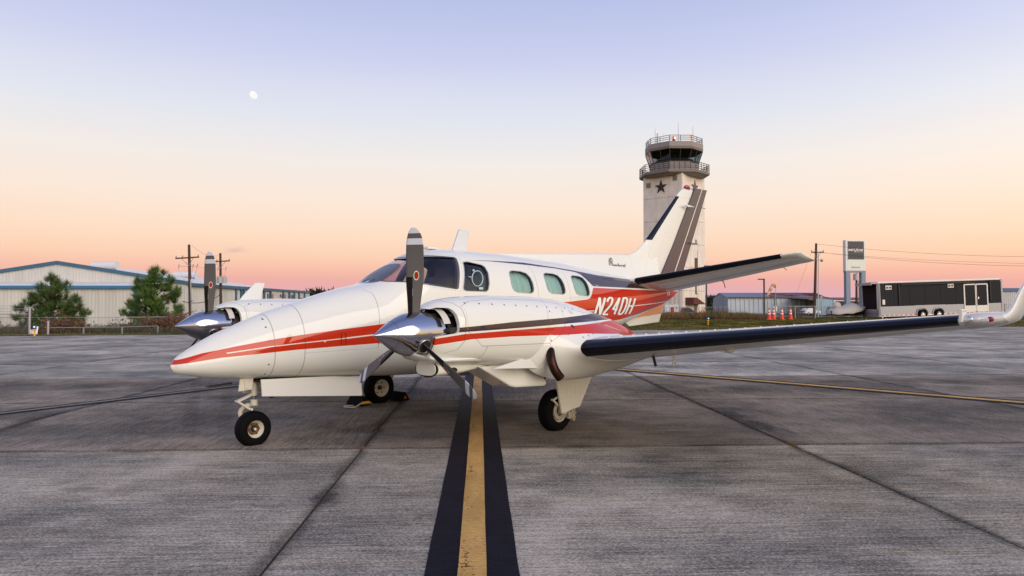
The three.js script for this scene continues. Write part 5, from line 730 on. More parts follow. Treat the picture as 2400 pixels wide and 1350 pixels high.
// ---- the big cream hangar on the left
{
  const gy = -1.2, o = thing('cream_hangar', 'large cream metal hangar with blue trim and a white roof on the left', 'hangar', [0, gy, 0]);
  const cream = sheetM([.62, .63, .61], .08, .7, { specularIntensity: .3 }), tealTrim = phys([.035, .115, .19], .45), tealB = phys([.03, .17, .33], .45), roofW = sheetM([.62, .64, .68], .1, .4);
  const xr = -31.6, xl = -57.2, xm = -44.3, zf = -70, zb = -93.5, He = 3.66 - gy, Hr = 5.62 - gy, pit = (Hr - He) / (xr - xm);
  part(o, 'gable_wall', ribbed(xr - xl, x => He + Math.max(0, (Hr - He) * (1 - Math.abs(x + xl - xm) / (xr - xm))), .31, .035).translate(xl, 0, zf), cream);
  part(o, 'side_wall', toWorld(ribbed(zf - zb, He, .31, .035), [xr, 0, zf], Math.PI / 2), cream);
  const an = Math.atan(pit), sl = Math.hypot(xr - xm, Hr - He) + .25;
  part(o, 'roof_slope', toWorld(ribbed(zf - zb, sl, .6, .05).rotateX(-Math.PI / 2 + an), [xr + .24, He - .03, zf + .05], Math.PI / 2), roofW);
  part(o, 'roof_slope', toWorld(ribbed(zf - zb, sl, .6, .05).rotateX(-Math.PI / 2 + an), [xl - .24, He - .03, zb], -Math.PI / 2), roofW);
  parts(o, 'rake_trim', [beam([xr + .25, He - .02, zf + .1], [xm, Hr + .04, zf + .1], .14, .34), beam([xl - .25, He - .02, zf + .1], [xm, Hr + .04, zf + .1], .14, .34)], tealTrim);
  part(o, 'eave_trim', beam([xr + .22, He - .14, zf + .1], [xr + .22, He - .14, zb], .14, .32), tealTrim); part(o, 'downpipe', [bar([xr + .14, 0, -82], [xr + .14, He - .2, -82], .12, .12, 6)], tealTrim);
  for (const [x, z, k] of [[-40.9, -72.2, 0], [-38.2, -84, .1]]) part(o, 'roof_vent', new THREE.CylinderGeometry(.42, .42, 2.5, 14).rotateX(Math.PI / 2).rotateY(Math.PI / 2 - .05).translate(x, He + (xr - x) * pit + .38, z), phys([.62, .63, .64], .5));
  // lean-to along the front
  const lx = -33.1, lz = -63.6, lh = 3.14 - gy, lt = 3.72 - gy;
  part(o, 'lean_to_wall', ribbed(lx - xl - 0, lh, .31, .035).translate(xl, 0, lz), cream); part(o, 'lean_to_side', toWorld(ribbed(lz - zf, lh + .1, .31, .035), [lx, 0, lz], Math.PI / 2), cream);
  part(o, 'lean_to_roof', ribbed(lx - xl + .4, Math.hypot(lz - zf, lt - lh) + .1, .6, .05).rotateX(-Math.PI / 2 + Math.atan2(lt - lh, lz - zf)).translate(xl, lh, lz + .12), roofW); part(o, 'lean_to_trim', bx(lx - xl + .4, .26, .12, (lx + xl) / 2, lh - .05, lz + .2), tealB);
  parts(o, 'blue_downpipe', [bx(.14, lh, .12, X(118, 63.5), lh / 2, lz + .16), bx(.22, lh * .72, .14, X(318, 63.5), lh * .64, lz + .16), bx(.16, lh * .5, .14, X(322.5, 63.5), lh * .66, lz + .16)], tealB);
  // office wing behind, with tall narrow windows between blue posts
  const oz = -112, oh = 3.58 - gy, ox = xr + .02;
  part(o, 'office_wall', bx(.3, oh, zb - oz, ox - .16, oh / 2, (zb + oz) / 2), cream); part(o, 'office_wall_front', bx(8, oh, .3, ox - 4, oh / 2, oz), cream); part(o, 'office_roof', bx(9, .12, zb - oz, ox - 4.4, oh + .06, (zb + oz) / 2), roofW);
  part(o, 'office_trim', bx(.16, .3, zb - oz + 11, ox + .05, oh - .02, (zb + oz) / 2 + 5.5), tealTrim);
  for (const u of [563, 569, 585, 617, 632, 662, 676, 688, 699, 712]) { const z = -xr * F / (u - 1200); part(o, 'office_post', bx(.18, oh, .3, ox + .12, oh / 2, z), tealTrim); }
  for (const [u, h] of [[571, 1], [574.5, 1], [628.5, 1], [636.5, 1], [658.5, 1], [665.5, 1], [681, 1], [684.5, 1], [705, .6]]) { const z = -xr * F / (u - 1200); part(o, 'office_window', bx(.08, 1.9 * h, u > 650 ? 1.1 : .8, ox + .06, oh - 1.5, z), phys([.012, .014, .02], .08, { clearcoat: 1 })); }
  const sg = canvasTex(256, 128, (g, W, H) => { g.fillStyle = '#d8c8bc'; g.fillRect(0, 0, W, H); g.fillStyle = '#1c2038'; g.beginPath(); g.moveTo(20, 28); g.lineTo(48, 20); g.lineTo(40, 70); g.lineTo(24, 62); g.fill(); for (let i = 0; i < 9; i++) g.fillRect(62 + i * 18, 46 + (i % 3), 12, 16); g.fillStyle = '#6a6670'; for (let i = 0; i < 4; i++) g.fillRect(70 + i * 34, 88, 16, 9); });
  const z1 = -xr * F / (640 - 1200), z2 = -xr * F / (656 - 1200); part(o, 'office_sign', bx(.06, 1.0, z1 - z2 > 0 ? z1 - z2 : z2 - z1, ox + .16, oh - 1.55, (z1 + z2) / 2), phys([1, 1, 1], .6, { map: sg }));
}
// ---------------------------------------------------------------- poles, wires, lamps
const wood = mat([.075, .043, .033], .9, { map: grime }), woodD = mat([.05, .04, .036], .9), wireM = mat([.02, .02, .022], .7);
const poleTops = [];
function utilityPole(label, u, v, D, base, armU, armV, lean, extra) {
  const x = X(u, D), top = Y(v, D) - base, o = thing('utility_pole', label, 'utility pole', [x, base, -D], 0, 'wooden utility poles'); o.rotation.z = lean;
  part(o, 'pole', bar([0, -.6, 0], [0, top, 0], .17, .11, 12), wood);
  const a = (armU[1] - armU[0]) * D / F, c = (armU[0] + armU[1]) / 2 * D / F - u * D / F, y = Y(armV, D) - base;
  if (a > 0) { part(o, 'cross_arm', bx(a, .12, .1, c, y, .12, 0, 0, .03), woodD); parts(o, 'arm_brace', [bar([c - a * .25, y - .05, .12], [0, y - .75, .12], .025), bar([c + a * .25, y - .05, .12], [0, y - .75, .12], .025)], galv);
    for (const k of [-.47, -.2, .47]) part(o, 'insulator', lathe([[.001, 0], [.05, .02], [.03, .08], [.055, .12], [.03, .17], [.001, .2]], 10).translate(c + a * k, y + .06 + a * k * .03, .12), phys([.2, .2, .22], .2)); }
  if (extra) extra(o, top, y);
  return { o, x, top: top + base, z: -D };
}
const cutouts = (o, y, n) => { for (const x of n) part(o, 'fuse_cutout', [bar([x, y - .18, .14], [x + .05, y + .22, .14], .035), bar([x, y + .02, .1], [0, y + .05, .05], .015), bar([x + .05, y + .25, .14], [x + .14, y + .1, .14], .02), bar([x, y - .2, .14], [x * .3, y - 1.5, .1], .01)], galv); };
utilityPole('tall wooden utility pole with crossarm right of the larger pine', 448, 573, 66, -1.15, [417, 472], 604, .03, (o, t, y) => { cutouts(o, Y(625, 66) + 1.15, [-.95, .35, .75]); part(o, 'conduit', bar([.16, 0, .1], [.13, Y(655, 66) + 1.15, .1], .05), galv); });
utilityPole('shorter wooden utility pole with three grey transformers behind the far propeller', 519, 593, 75, -1.15, [499, 542], 612.5, .02, (o, t, y) => { cutouts(o, Y(631, 75) + 1.15, [-.7, -.25, .6]); const ty = Y(664, 75) + 1.15; for (const [x, z] of [[-.34, .28], [.1, .38], [.42, .1]]) part(o, 'transformer', [new THREE.CylinderGeometry(.25, .25, .66, 16).translate(x, ty + .33, z), bar([x - .08, ty + .65, z], [x - .08, ty + .85, z], .03), bar([x + .08, ty + .65, z], [x + .1, ty + .83, z], .03)], phys([.36, .38, .39], .45)); });
utilityPole('wooden utility pole with a pale guard pipe in front of the blue hangar', 1908, 570, 76, 0, [1896, 1925], 591, -.035, (o, t, y) => { part(o, 'conduit', bar([.34, 0, .15], [.2, Y(590, 76), .15], .055), phys([.5, .5, .5], .5)); part(o, 'yard_light', [new THREE.SphereGeometry(.16, 10, 8).translate(.55, Y(610, 76), .2), bar([0, Y(609, 76), .1], [.5, Y(610, 76), .2], .03)], galv); });
utilityPole('short wooden utility pole seen between the posts of the sign', 2007, 640, 90, 0, [0, 0], 0, -.01, (o, t) => { part(o, 'transformer', new THREE.CylinderGeometry(.3, .3, .8, 14).translate(-.25, t - .5, .3), phys([.36, .4, .44], .45)); part(o, 'conduit', bar([.3, 0, .1], [.26, 4.6, .1], .07), galv); });
const wire = (label, a, b, sag, r = .012) => { const p = []; for (let i = 0; i <= 16; i++) { const k = i / 16; p.push([mix(a[0], b[0], k), mix(a[1], b[1], k) - sag * 4 * k * (1 - k), mix(a[2], b[2], k)]); } const o = new THREE.Mesh(tube(p, r, 32, 5), wireM); o.name = numbered('power_line'); scene.add(o); tag(o, label, 'power line'); };
const P3 = (u, v, D) => [X(u, D), Y(v, D), -D];
wire('uppermost thin power line running right from the pole by the sign to the frame edge', P3(1912, 571, 76), P3(2440, 602, 62), .3);
wire('lower thin power line running right behind the sign', P3(1923, 591, 76), P3(2440, 624, 60), .3); wire('second lower power line running right just under its neighbour', P3(1926, 592, 76), P3(2440, 618, 64), .2, .010);
wire('guy wire slanting down to the left from the pole by the sign', P3(1903, 590, 76), P3(1866, 690, 100), 0, .009);
wire('power line between the two poles on the left, topmost', P3(449, 575, 66), P3(519, 596, 75), .5, .009); wire('thin line from the left crossarm towards the transformer pole', P3(430, 612, 66), P3(519, 613, 75), .6, .007);
wire('thick sagging cable between pine and transformer pole in front of the hangar wall', P3(428, 706, 64), P3(517, 690, 74), .45, .03); 
wire('black line hanging from the fence post to the left pole', P3(430, 707, 60), P3(452, 704, 66), .1, .025);
{
  const lampM = mat([.035, .027, .026], .5), o = thing('parking_light', 'dark brown parking lot light with a flat arm left of the windsock', 'street light', [X(1791, 88), 0, -88]);
  part(o, 'pole', bx(.16, Y(653, 88) + .7, .16, 0, Y(653, 88) / 2 - .35, 0), lampM); part(o, 'lamp_head', rbx(.66, .13, .32, .03, -.4, Y(654.5, 88), 0), lampM);
  const p = thing('parking_light', 'dark light pole standing just right of the tower foot', 'street light', [X(1655.5, 100), 0, -100]); part(p, 'pole', bx(.17, 7.7, .17, 0, 3.15, 0), lampM); part(p, 'lamp_head', rbx(.7, .13, .3, .03, 0, 7, .2), lampM);
}
{
  const D = 92, o = thing('windsock', 'orange and white striped windsock hanging from a thin pole', 'windsock', [X(1818, D), 0, -D]), y = Y(670, D);
  part(o, 'pole', [bar([0, -.7, 0], [0, y + .1, 0], .045, .03), bar([0, y - .3, 0], [0, y + .12, 0], .07)], galv); part(o, 'ring', new THREE.TorusGeometry(.2, .02, 6, 18).rotateY(Math.PI / 2).rotateZ(-.5).translate(-.1, y, 0), darkMetal);
  const or = mat([.72, .27, .04], .8), wh = mat([.62, .58, .55], .85), ax = [[-.1, y + .02], [-.32, y + .05], [-.5, y - .18], [-.68, y - .52], [-.88, y - .88], [-1.08, y - 1.25], [-1.12, y - 1.32]];
  const cv = new THREE.CatmullRomCurve3(ax.map(p => V(p[0], p[1], 0)));
  for (let i = 0; i < 5; i++) { const P = [], I = []; for (let j = 0; j <= 6; j++) { const t = (i + j / 6) / 5, c = cv.getPointAt(t), d = cv.getTangentAt(t), n = V(-d.y, d.x, 0), r = mix(.24, .14, t) * (1 + .05 * Math.sin(j * 2 + i)); for (let k = 0; k <= 16; k++) { const a = k / 16 * 2 * Math.PI; P.push(c.x + n.x * r * Math.cos(a), c.y + n.y * r * Math.cos(a), r * Math.sin(a)); if (j && k) { const q = (j - 1) * 17 + k - 1; I.push(q, q + 17, q + 18, q, q + 18, q + 1); } } } const g = new THREE.BufferGeometry(); g.setAttribute('position', new THREE.Float32BufferAttribute(P, 3)); g.setIndex(I); g.computeVertexNormals(); part(o, 'sock_band', g, i % 2 ? wh : or); }
}
// cones
{
  const orange = mat([.72, .055, .018], .55), band = mat([.72, .70, .68], .4);
  const mk = () => { const o = new THREE.Group(); o.name = numbered('traffic_cone'); part(o, 'cone_body', lathe([[.145, .03], [.155, .05], [.045, .90], [.042, .91], [.001, .915]], 24), orange); part(o, 'cone_base', rbx(.38, .04, .38, .012, 0, .02, 0), orange); for (const [a, b] of [[.42, .53], [.62, .76]]) { const r = y => .155 - .11 * (y - .05) / .85 + .003; part(o, 'reflective_band', lathe([[r(a), a], [r(b), b]], 24), band); } scene.add(o); return o; };
  const src = mk(), spots = [[1802.5, 752, 55, 'leftmost of the four orange traffic cones on the grass, next to its twin'], [1813, 751, 55.5, 'orange traffic cone second from the left, touching the leftmost pair'], [1832.5, 750, 56, 'orange traffic cone third from the left, standing alone by the fence post'], [1852.5, 749, 57, 'rightmost orange traffic cone with white bands, nearest the shrub']];
  spots.forEach(([u, v, D, l], i) => { const x = X(u, D), p = [x, terrain(x, -D) + .015, -D]; if (!i) { src.position.set(...p); tag(src, l, 'traffic cone', 'orange traffic cones on the grass'); } else copyOf(src, l, p, i); });
}
// taxiway edge lights
{
  const mk = (label, u, D) => { const x = X(u, D), o = thing('taxiway_light', label, 'taxiway light', [x, terrain(x, -D), -D], 0, 'blue taxiway edge lights'); part(o, 'light_stem', [lathe([[.001, 0], [.05, 0], [.045, .06], [.03, .1], [.035, .24], [.07, .3], [.075, .34], [.001, .345]], 16)], mat([.68, .34, .01], .5)); part(o, 'blue_lens', lathe([[.075, .345], [.08, .38], [.075, .47], [.045, .51], [.001, .52]], 16), phys([.005, .04, .30], .08, { clearcoat: 1 })); part(o, 'lamp_glow', new THREE.SphereGeometry(.03, 10, 8).translate(.02, .44, .07), new THREE.MeshStandardMaterial({ color: C(.3, .7, 1), emissive: C(.25, .65, 1), emissiveIntensity: 2 })); return o; };
  mk('blue taxiway light on a yellow stem in front of the white warning signs', 82.5, 33.6); mk('blue taxiway light in the grass below the tower', 1659, 47.6);
}
const dullM = phys([.20, .21, .225], .6, { metalness: .3 });
// warning signs leaning at the foot of the fence
{
  const red = (lines) => canvasTex(256, 200, (g, W, H) => { g.fillStyle = '#e6e4e6'; g.fillRect(0, 0, W, H); g.fillStyle = '#8a1a1e'; g.font = 'bold 50px sans-serif'; lines.forEach((t, i) => g.fillText(t, 34, 74 + i * 92, 196)); });
  const D = 34.3, a = thing('warning_sign', 'white warning sign with red lettering flat against the tall fence post', 'sign', [X(78, D), terrain(X(78, D), -D), -D]);
  part(a, 'sign_board', bx(.26, .22, .01, 0, .15, 0), phys([.6, .6, .62], .5)); part(a, 'sign_face', new THREE.PlaneGeometry(.255, .215).translate(0, .15, .0065), phys([1, 1, 1], .5, { map: red(['NO', 'ON']) }));
  const b = thing('warning_sign', 'white warning sign with red lettering tilted beside the flat one', 'sign', [X(87.5, D), terrain(X(87.5, D), -D), -D + .15], .9); b.rotation.set(0, .75, -.12, 'YXZ');
  part(b, 'sign_board', bx(.2, .37, .01, 0, .24, 0), phys([.6, .6, .62], .5)); part(b, 'sign_face', new THREE.PlaneGeometry(.195, .365).translate(0, .24, .0065), phys([1, 1, 1], .5, { map: red(['S', 'N']) }));
  const s = thing('road_sign', 'small grey information sign on a post right of the utility pole', 'sign', [X(1924.5, 70), 0, -70]); const y0 = terrain(X(1924.5, 70), -70);
  part(s, 'post', bar([0, y0, 0], [0, Y(700, 70), 0], .045), galv); parts(s, 'sign_board', [bx(.17, .3, .03, 0, Y(697.5, 70), .05), bx(.17, .3, .03, 0, Y(705, 70), .05)], phys([.42, .40, .38], .5));
  const gs = thing('gate_sign', 'pair of small white notices on the fence left of the cones', 'sign', [X(1817, 62), 0, -62]); parts(gs, 'sign_board', [bx(.1, .42, .02, -.12, Y(724, 62), 0), bx(.1, .42, .02, .1, Y(724, 62), 0)], phys([.62, .6, .6], .5));
}
// ---------------------------------------------------------------- chain link fences
const linkTex = canvasTex(256, 256, (g, W, H) => { g.fillStyle = '#000'; g.fillRect(0, 0, W, H); g.strokeStyle = '#fff'; g.lineWidth = 3.2; for (let i = -8; i <= 16; i++) { g.beginPath(); g.moveTo(i * 32, 0); g.lineTo(i * 32 + W, H); g.moveTo(i * 32, 0); g.lineTo(i * 32 - W, H); g.stroke(); } }, false);
linkTex.wrapS = linkTex.wrapT = THREE.RepeatWrapping;
function fence(label, pts, h, rails, wires = 0, spacing = 3, r = .03) {
  const o = thing('chain_link_fence', label, 'fence'); const acc = [];
  for (let i = 0; i + 1 < pts.length; i++) {
    const [x0, z0] = pts[i], [x1, z1] = pts[i + 1], L = Math.hypot(x1 - x0, z1 - z0), n = Math.max(1, Math.round(L / spacing)), y0 = terrain(x0, z0), y1 = terrain(x1, z1);
    for (const q of rails) acc.push(bar([x0, y0 + h * q, z0], [x1, y1 + h * q, z1], r * .8, r * .8, 6)); for (let w = 1; w <= wires; w++) acc.push(bar([x0, y0 + h + w * .13, z0], [x1, y1 + h + w * .13, z1], .008, .008, 4));
    for (let k = 0; k <= n; k++) { const x = mix(x0, x1, k / n), z = mix(z0, z1, k / n), y = terrain(x, z); if (k < n || i + 2 === pts.length) part(o, 'fence_post', bar([x, y - .1, z], [x, y + h + (wires ? .1 : .03), z], r * 1.3, r * 1.3, 8), galv); }
    const g = new THREE.BufferGeometry(), N = Math.max(2, n * 2), P = [], U = [], I = []; for (let k = 0; k <= N; k++) { const x = mix(x0, x1, k / N), z = mix(z0, z1, k / N), y = terrain(x, z); P.push(x, y + .02, z + .03, x, y + h, z + .03); U.push(k / N * L / .45, 0, k / N * L / .45, h / .45); if (k) { const q = (k - 1) * 2; I.push(q, q + 2, q + 3, q, q + 3, q + 1); } } g.setAttribute('position', new THREE.Float32BufferAttribute(P, 3)); g.setAttribute('uv', new THREE.Float32BufferAttribute(U, 2)); g.setIndex(I); g.computeVertexNormals();
    part(o, 'wire_mesh', g, mat([.16, .165, .17], .8, { alphaMap: linkTex, transparent: true, opacity: .4 }));
  }
  part(o, 'rail', acc, galv); return o;
}
fence('chain link fence with barbed strands at the far left edge of the apron', [[X(-60, 34.6), -34.6], [X(70, 34.6), -34.6]], 1.0, [1], 3, 2.6);
{ const D = 34.5, p = thing('fence_post', 'tall galvanised corner post left of the smaller pine', 'post', [X(70.5, D), 0, -D]); part(p, 'post', bar([0, -.1, 0], [0, Y(722, D), 0], .052, .05, 12), galv); part(p, 'post_cap', new THREE.SphereGeometry(.056, 10, 8).translate(0, Y(722, D), 0), galv);
  const q = thing('fence_post', 'thick short grey post right of the warning signs', 'post', [X(114, D), 0, -D]); part(q, 'post', bar([0, -.1, 0], [0, Y(754, D), 0], .05, .05, 12), galv); part(q, 'post_cap', lathe([[.001, .05], [.04, .04], [.06, .01], [.06, 0]], 14).translate(0, Y(754, D), 0), galv); }
{ const D = 35, o = thing('pipe_rail', 'low galvanised pipe rail along the edge of the apron below the pines', 'railing'); const pts = [197, 275, 349].map(u => [X(u, D), -D - (u - 197) * .006]); pts.forEach(([x, z]) => part(o, 'rail_post', bar([x, -.15, z], [x, .40, z], .045, .045, 10), dullM)); part(o, 'rail', [bar([X(118, D), .37, -34.6], [pts[0][0], .37, pts[0][1]], .022), bar([pts[0][0], .37, pts[0][1]], [pts[1][0], .38, pts[1][1]], .022), bar([pts[1][0], .38, pts[1][1]], [pts[2][0], .42, pts[2][1]], .022)], dullM); }
fence('old chain link fence overgrown with vines behind the pipe rail', [[X(0, 38.5), -38.5], [X(202, 38.5), -38.5], [X(420, 41), -41]], .78, [1], 0, 1.4, .022);
fence('chain link fence across the grass behind the traffic cones', [[X(1816, 62), -62], [X(1956, 64), -64], [X(2030, 66), -66]], 1.05, [1], 0, 2.3);
fence('chain link fence in front of the tower foot and the parking lot', [[X(1540, 92), -92], [X(1706, 92), -92]], 1.9, [1], 0, 3.2); 
fence('chain link fence at the right edge behind the winglet', [[X(2355, 66), -66], [X(2440, 66), -66]], 1.25, [1], 0, 3);
// ---------------------------------------------------------------- vegetation
function tuftGeo(seed, n, len, w, spread) { const r = rng(seed), P = [], I = []; let k = 0; for (let i = 0; i < n; i++) { const a = r() * 2 * Math.PI, e = (1 - r() * spread), l = len * (.7 + .5 * r()), d = V(Math.cos(a) * Math.sqrt(1 - e * e), e, Math.sin(a) * Math.sqrt(1 - e * e)), s = V(-Math.sin(a + r()), 0, Math.cos(a + r())).multiplyScalar(w); const b = V((r() - .5) * len * .25, (r() - .3) * len * .5, (r() - .5) * len * .25); P.push(b.x - s.x, b.y, b.z - s.z, b.x + s.x, b.y, b.z + s.z, b.x + d.x * l, b.y + d.y * l, b.z + d.z * l); I.push(k, k + 1, k + 2); k += 3; } const g = new THREE.BufferGeometry(); g.setAttribute('position', new THREE.Float32BufferAttribute(P, 3)); g.setIndex(I); g.computeVertexNormals(); return g; }
function put(geos, list, withColor) { // list: [x, y, z, scale, dir, colour]
  const P = [], N = [], Cc = [], q = new THREE.Quaternion(), v = V(0, 0, 0), n = V(0, 0, 0), up = V(0, 1, 0); for (const [x, y, z, s, d, c, gi] of list) { const g = geos[gi % geos.length], p = g.attributes.position, nn = g.attributes.normal, ix = g.index.array; q.setFromUnitVectors(up, d); for (let i = 0; i < ix.length; i++) { v.fromBufferAttribute(p, ix[i]).multiplyScalar(s).applyQuaternion(q); n.fromBufferAttribute(nn, ix[i]).applyQuaternion(q); P.push(v.x + x, v.y + y, v.z + z); N.push(n.x, n.y, n.z); Cc.push(...c); } }
  const g = new THREE.BufferGeometry(); g.setAttribute('position', new THREE.Float32BufferAttribute(P, 3)); g.setAttribute('normal', new THREE.Float32BufferAttribute(N, 3)); g.setAttribute('color', new THREE.Float32BufferAttribute(Cc, 3)); return g; }
const leafMat = (o = {}) => new THREE.MeshPhysicalMaterial({ color: 0xffffff, vertexColors: true, roughness: .8, side: THREE.DoubleSide, ...o });
const needleM = leafMat({ roughness: .6 }), barkM = mat([.075, .048, .034], .95);
const brushes = [tuftGeo(31, 26, .30, .010, .5), tuftGeo(32, 26, .27, .010, .7), tuftGeo(33, 22, .33, .010, .4)];
function pine(label, x, y, z, lobes, seed, hue) {
  const r = rng(seed), o = thing('pine_tree', label, 'pine tree', [x, y, z]); const L = [], limbs = [];
  const H = Math.max(...lobes.map(l => l[1] + l[3]));
  part(o, 'trunk', tube([[0, -.15, 0], [.04, H * .3, .02], [-.03, H * .6, -.02], [.02, H * .93, 0]], .06, 14, 8), barkM);
  for (let [lx, ly, lz, ry, rx] of lobes) {
    const a = [0.02 * lx, Math.max(.12, ly - Math.abs(lx) * .35 - .15), 0]; limbs.push(bar(a, [lx, ly, lz], .028, .012, 6));
    rx *= .9; ry *= .9; const n = Math.round(80 * rx * ry / .16); for (let i = 0; i < n; i++) { let d; do { d = V(r() * 2 - 1, r() * 2 - 1, r() * 2 - 1); } while (d.length() > 1); const sh = .55 + .45 * d.length(); d.normalize().multiplyScalar(sh); const p = [lx + d.x * rx, ly + d.y * ry, lz + d.z * rx]; if (i % 3 === 0) limbs.push(bar([lx + d.x * rx * .15, ly + d.y * ry * .1 - .05, lz + d.z * rx * .15], p, .011, .006, 4));
      const up = V(d.x * .8 + (r() - .5) * .5, .55 + d.y * .5 + r() * .6, d.z * .8 + (r() - .5) * .5).normalize(), k = .7 + .6 * r(), t = r(); const c = [mix(.020, .062, t) * k * hue[0], mix(.050, .105, t) * k * hue[1], mix(.016, .026, t) * k * hue[2]]; L.push([...p, .8 + .5 * r(), up, r() < .012 ? [.14, .06, .02] : c, Math.floor(r() * 3)]); }
  }
  part(o, 'limbs', limbs, barkM); const cr = part(o, 'crown', put(brushes, L), needleM); return o;
}
{ // lobes: x, y, z, half height, half width (metres, from the foot of the tree)
  const D = 39, k = D / F, px = (u0, v0) => (list => list.map(([u, v, hw, hh, z], i) => [(u - u0) * k, (v0 - v) * k, z ?? (((i * 37) % 11) / 11 - .5) * .9, hh * k, hw * k]));
  pine('bushy pine tree with a ragged split top at the far left before the hangar', X(122, D), Y(787, D), -D, px(122, 787)([[119, 652, 7, 9, 0], [112, 662, 6, 7], [133, 660, 7, 8], [121, 672, 10, 8], [108, 678, 7, 8], [139, 675, 8, 8], [150, 670, 6, 7], [95, 674, 7, 8], [127, 690, 13, 9], [104, 692, 13, 9], [148, 686, 10, 8], [85, 690, 7, 7], [72, 700, 9, 9], [92, 706, 14, 9], [118, 706, 15, 9], [145, 701, 9, 7], [72, 714, 11, 8], [99, 720, 16, 9], [130, 720, 14, 10], [56, 726, 10, 8], [78, 730, 13, 9], [108, 736, 18, 10], [162, 706, 9, 9], [176, 704, 7, 8], [160, 718, 12, 10], [146, 735, 15, 12], [172, 728, 12, 9], [189, 722, 8, 8], [196, 735, 8, 8], [182, 742, 13, 9], [48, 744, 10, 8], [66, 748, 12, 8], [90, 752, 16, 10], [125, 752, 17, 11], [155, 752, 16, 11], [192, 752, 10, 8], [48, 762, 9, 8], [62, 768, 12, 9], [100, 768, 20, 12], [140, 768, 20, 12], [178, 762, 14, 9]]), 41, [1.15, 1.25, .6]);
  pine('larger pine tree with brighter green needles beside the utility pole', X(362, 42), Y(786, 42), -42, px(362, 786)([[360, 624, 7, 9, 0], [352, 630, 6, 8], [370, 632, 7, 8], [342, 640, 8, 9], [384, 634, 6, 8], [362, 646, 13, 9], [395, 645, 6, 8], [403, 652, 6, 9], [380, 650, 9, 8], [338, 652, 8, 8], [322, 648, 6, 7], [309, 654, 7, 8], [327, 664, 11, 9], [350, 664, 15, 10], [376, 668, 14, 10], [316, 673, 9, 7], [398, 668, 10, 8], [334, 682, 12, 9], [420, 672, 6, 8], [425, 680, 6, 8], [408, 682, 10, 8], [360, 686, 20, 13, .5], [388, 690, 14, 10], [316, 688, 7, 7], [340, 700, 16, 11], [372, 706, 20, 13, .5], [404, 700, 10, 9], [420, 692, 8, 7], [296, 709, 8, 7], [308, 713, 9, 8], [326, 718, 13, 9], [352, 724, 20, 12], [386, 726, 18, 12, .4], [412, 720, 10, 8], [418, 735, 11, 9], [288, 732, 7, 7], [300, 738, 12, 9], [322, 742, 16, 10], [350, 746, 20, 12], [384, 748, 20, 12], [416, 750, 14, 10], [334, 762, 16, 10], [368, 766, 20, 12], [400, 768, 20, 12]]), 43, [1.5, 1.6, .6]);
}
// brown shrubs, leafless twigs with a few rusty leaves
const leafGeos = [tuftGeo(51, 5, .10, .03, .9), tuftGeo(52, 4, .12, .035, .9)], twigM = mat([.17, .115, .10], .95);
function shrub(name, label, x, y, z, w, h, seed, leafC, density = 1, twigs = 1) {
  const r = rng(seed), o = thing(name, label, 'shrub', [x, y, z]), S = [], L = [], n = Math.round(38 * w * density * twigs);
  for (let i = 0; i < n; i++) { const bx0 = (r() - .5) * w * .8, bz = (r() - .5) * .5; let p = [bx0, -.1, bz], d = V((r() - .5) * .9, 1, (r() - .5) * .6).normalize(); const len = h * (.55 + .6 * r()) / 4; for (let s = 0; s < 4; s++) { d.add(V((r() - .5) * .8, s > 1 ? -.25 : .05, (r() - .5) * .6)).normalize(); const q = [p[0] + d.x * len, p[1] + d.y * len, p[2] + d.z * len]; S.push(bar(p, q, .010 - s * .002, .008 - s * .0018, 4, false)); p = q; for (let k = 0; k < 2; k++) if (r() < .8 * density) { const t = [q[0] + (r() - .5) * .28, q[1] + (r() - .5) * .22, q[2] + (r() - .5) * .28]; S.push(bar(q, t, .004, .003, 3, false)); const c = leafC[Math.floor(r() * leafC.length)], kk = .6 + .7 * r(); L.push([...t, .7 + .5 * r(), V(r() - .5, r(), r() - .5).normalize(), c.map(v => v * kk), Math.floor(r() * 2)]); } } }
  part(o, 'twigs', S, twigM); if (L.length) part(o, 'leaves', put(leafGeos, L), leafMat()); return o;
}
const rust = [[.17, .075, .035], [.13, .07, .045], [.22, .11, .04], [.10, .07, .06]], dryC = [[.12, .10, .06], [.09, .09, .045], [.07, .08, .03], [.14, .10, .07]];
shrub('shrub', 'reddish brown leafless shrub in front of the smaller pine', X(148, 36.5), -.05, -36.5, 2.2, .85, 61, rust, 1.6); shrub('shrub', 'low brown shrub right behind the thick short post', X(122, 36), -.05, -36, 1.0, .55, 62, rust, 1.4); shrub('shrub', 'small yellowish bush in the middle of the smaller pine', X(142, 37.6), 0, -37.6, .6, 1.35, 63, [[.25, .16, .03], [.2, .12, .03]], .7);
shrub('shrub', 'wide reddish brown shrub below the larger pine', X(385, 38.5), -.08, -38.5, 2.5, 1.0, 64, rust, 1.7); shrub('shrub', 'brown shrub between the larger pine and the polished spinner', X(425, 39.5), -.08, -39.5, 1.6, 1.15, 65, rust, 1.5); shrub('shrub', 'low greenish bush at the left foot of the larger pine', X(318, 39), -.08, -39, 1.4, .55, 66, [[.06, .08, .02], [.11, .09, .03]], 1.5); shrub('vine_thicket', 'tangled grey vines hanging over the old fence between the pines', X(250, 39.6), -.15, -39.6, 2.9, .75, 67, dryC, .55, .8); shrub('vine_thicket', 'tangled grey vines left of the larger pine', X(292, 40.5), -.15, -40.5, 1.5, .95, 68, dryC, .8, .8);
shrub('shrub', 'bare wispy bush before the white gable at the far left', X(10, 38), -.12, -38, 1.2, .7, 69, dryC, .5, .7); shrub('shrub', 'dark twiggy bush beside the utility pole foot', X(452, 60), -1.1, -60, 2.2, 2.1, 70, dryC, 1.1);
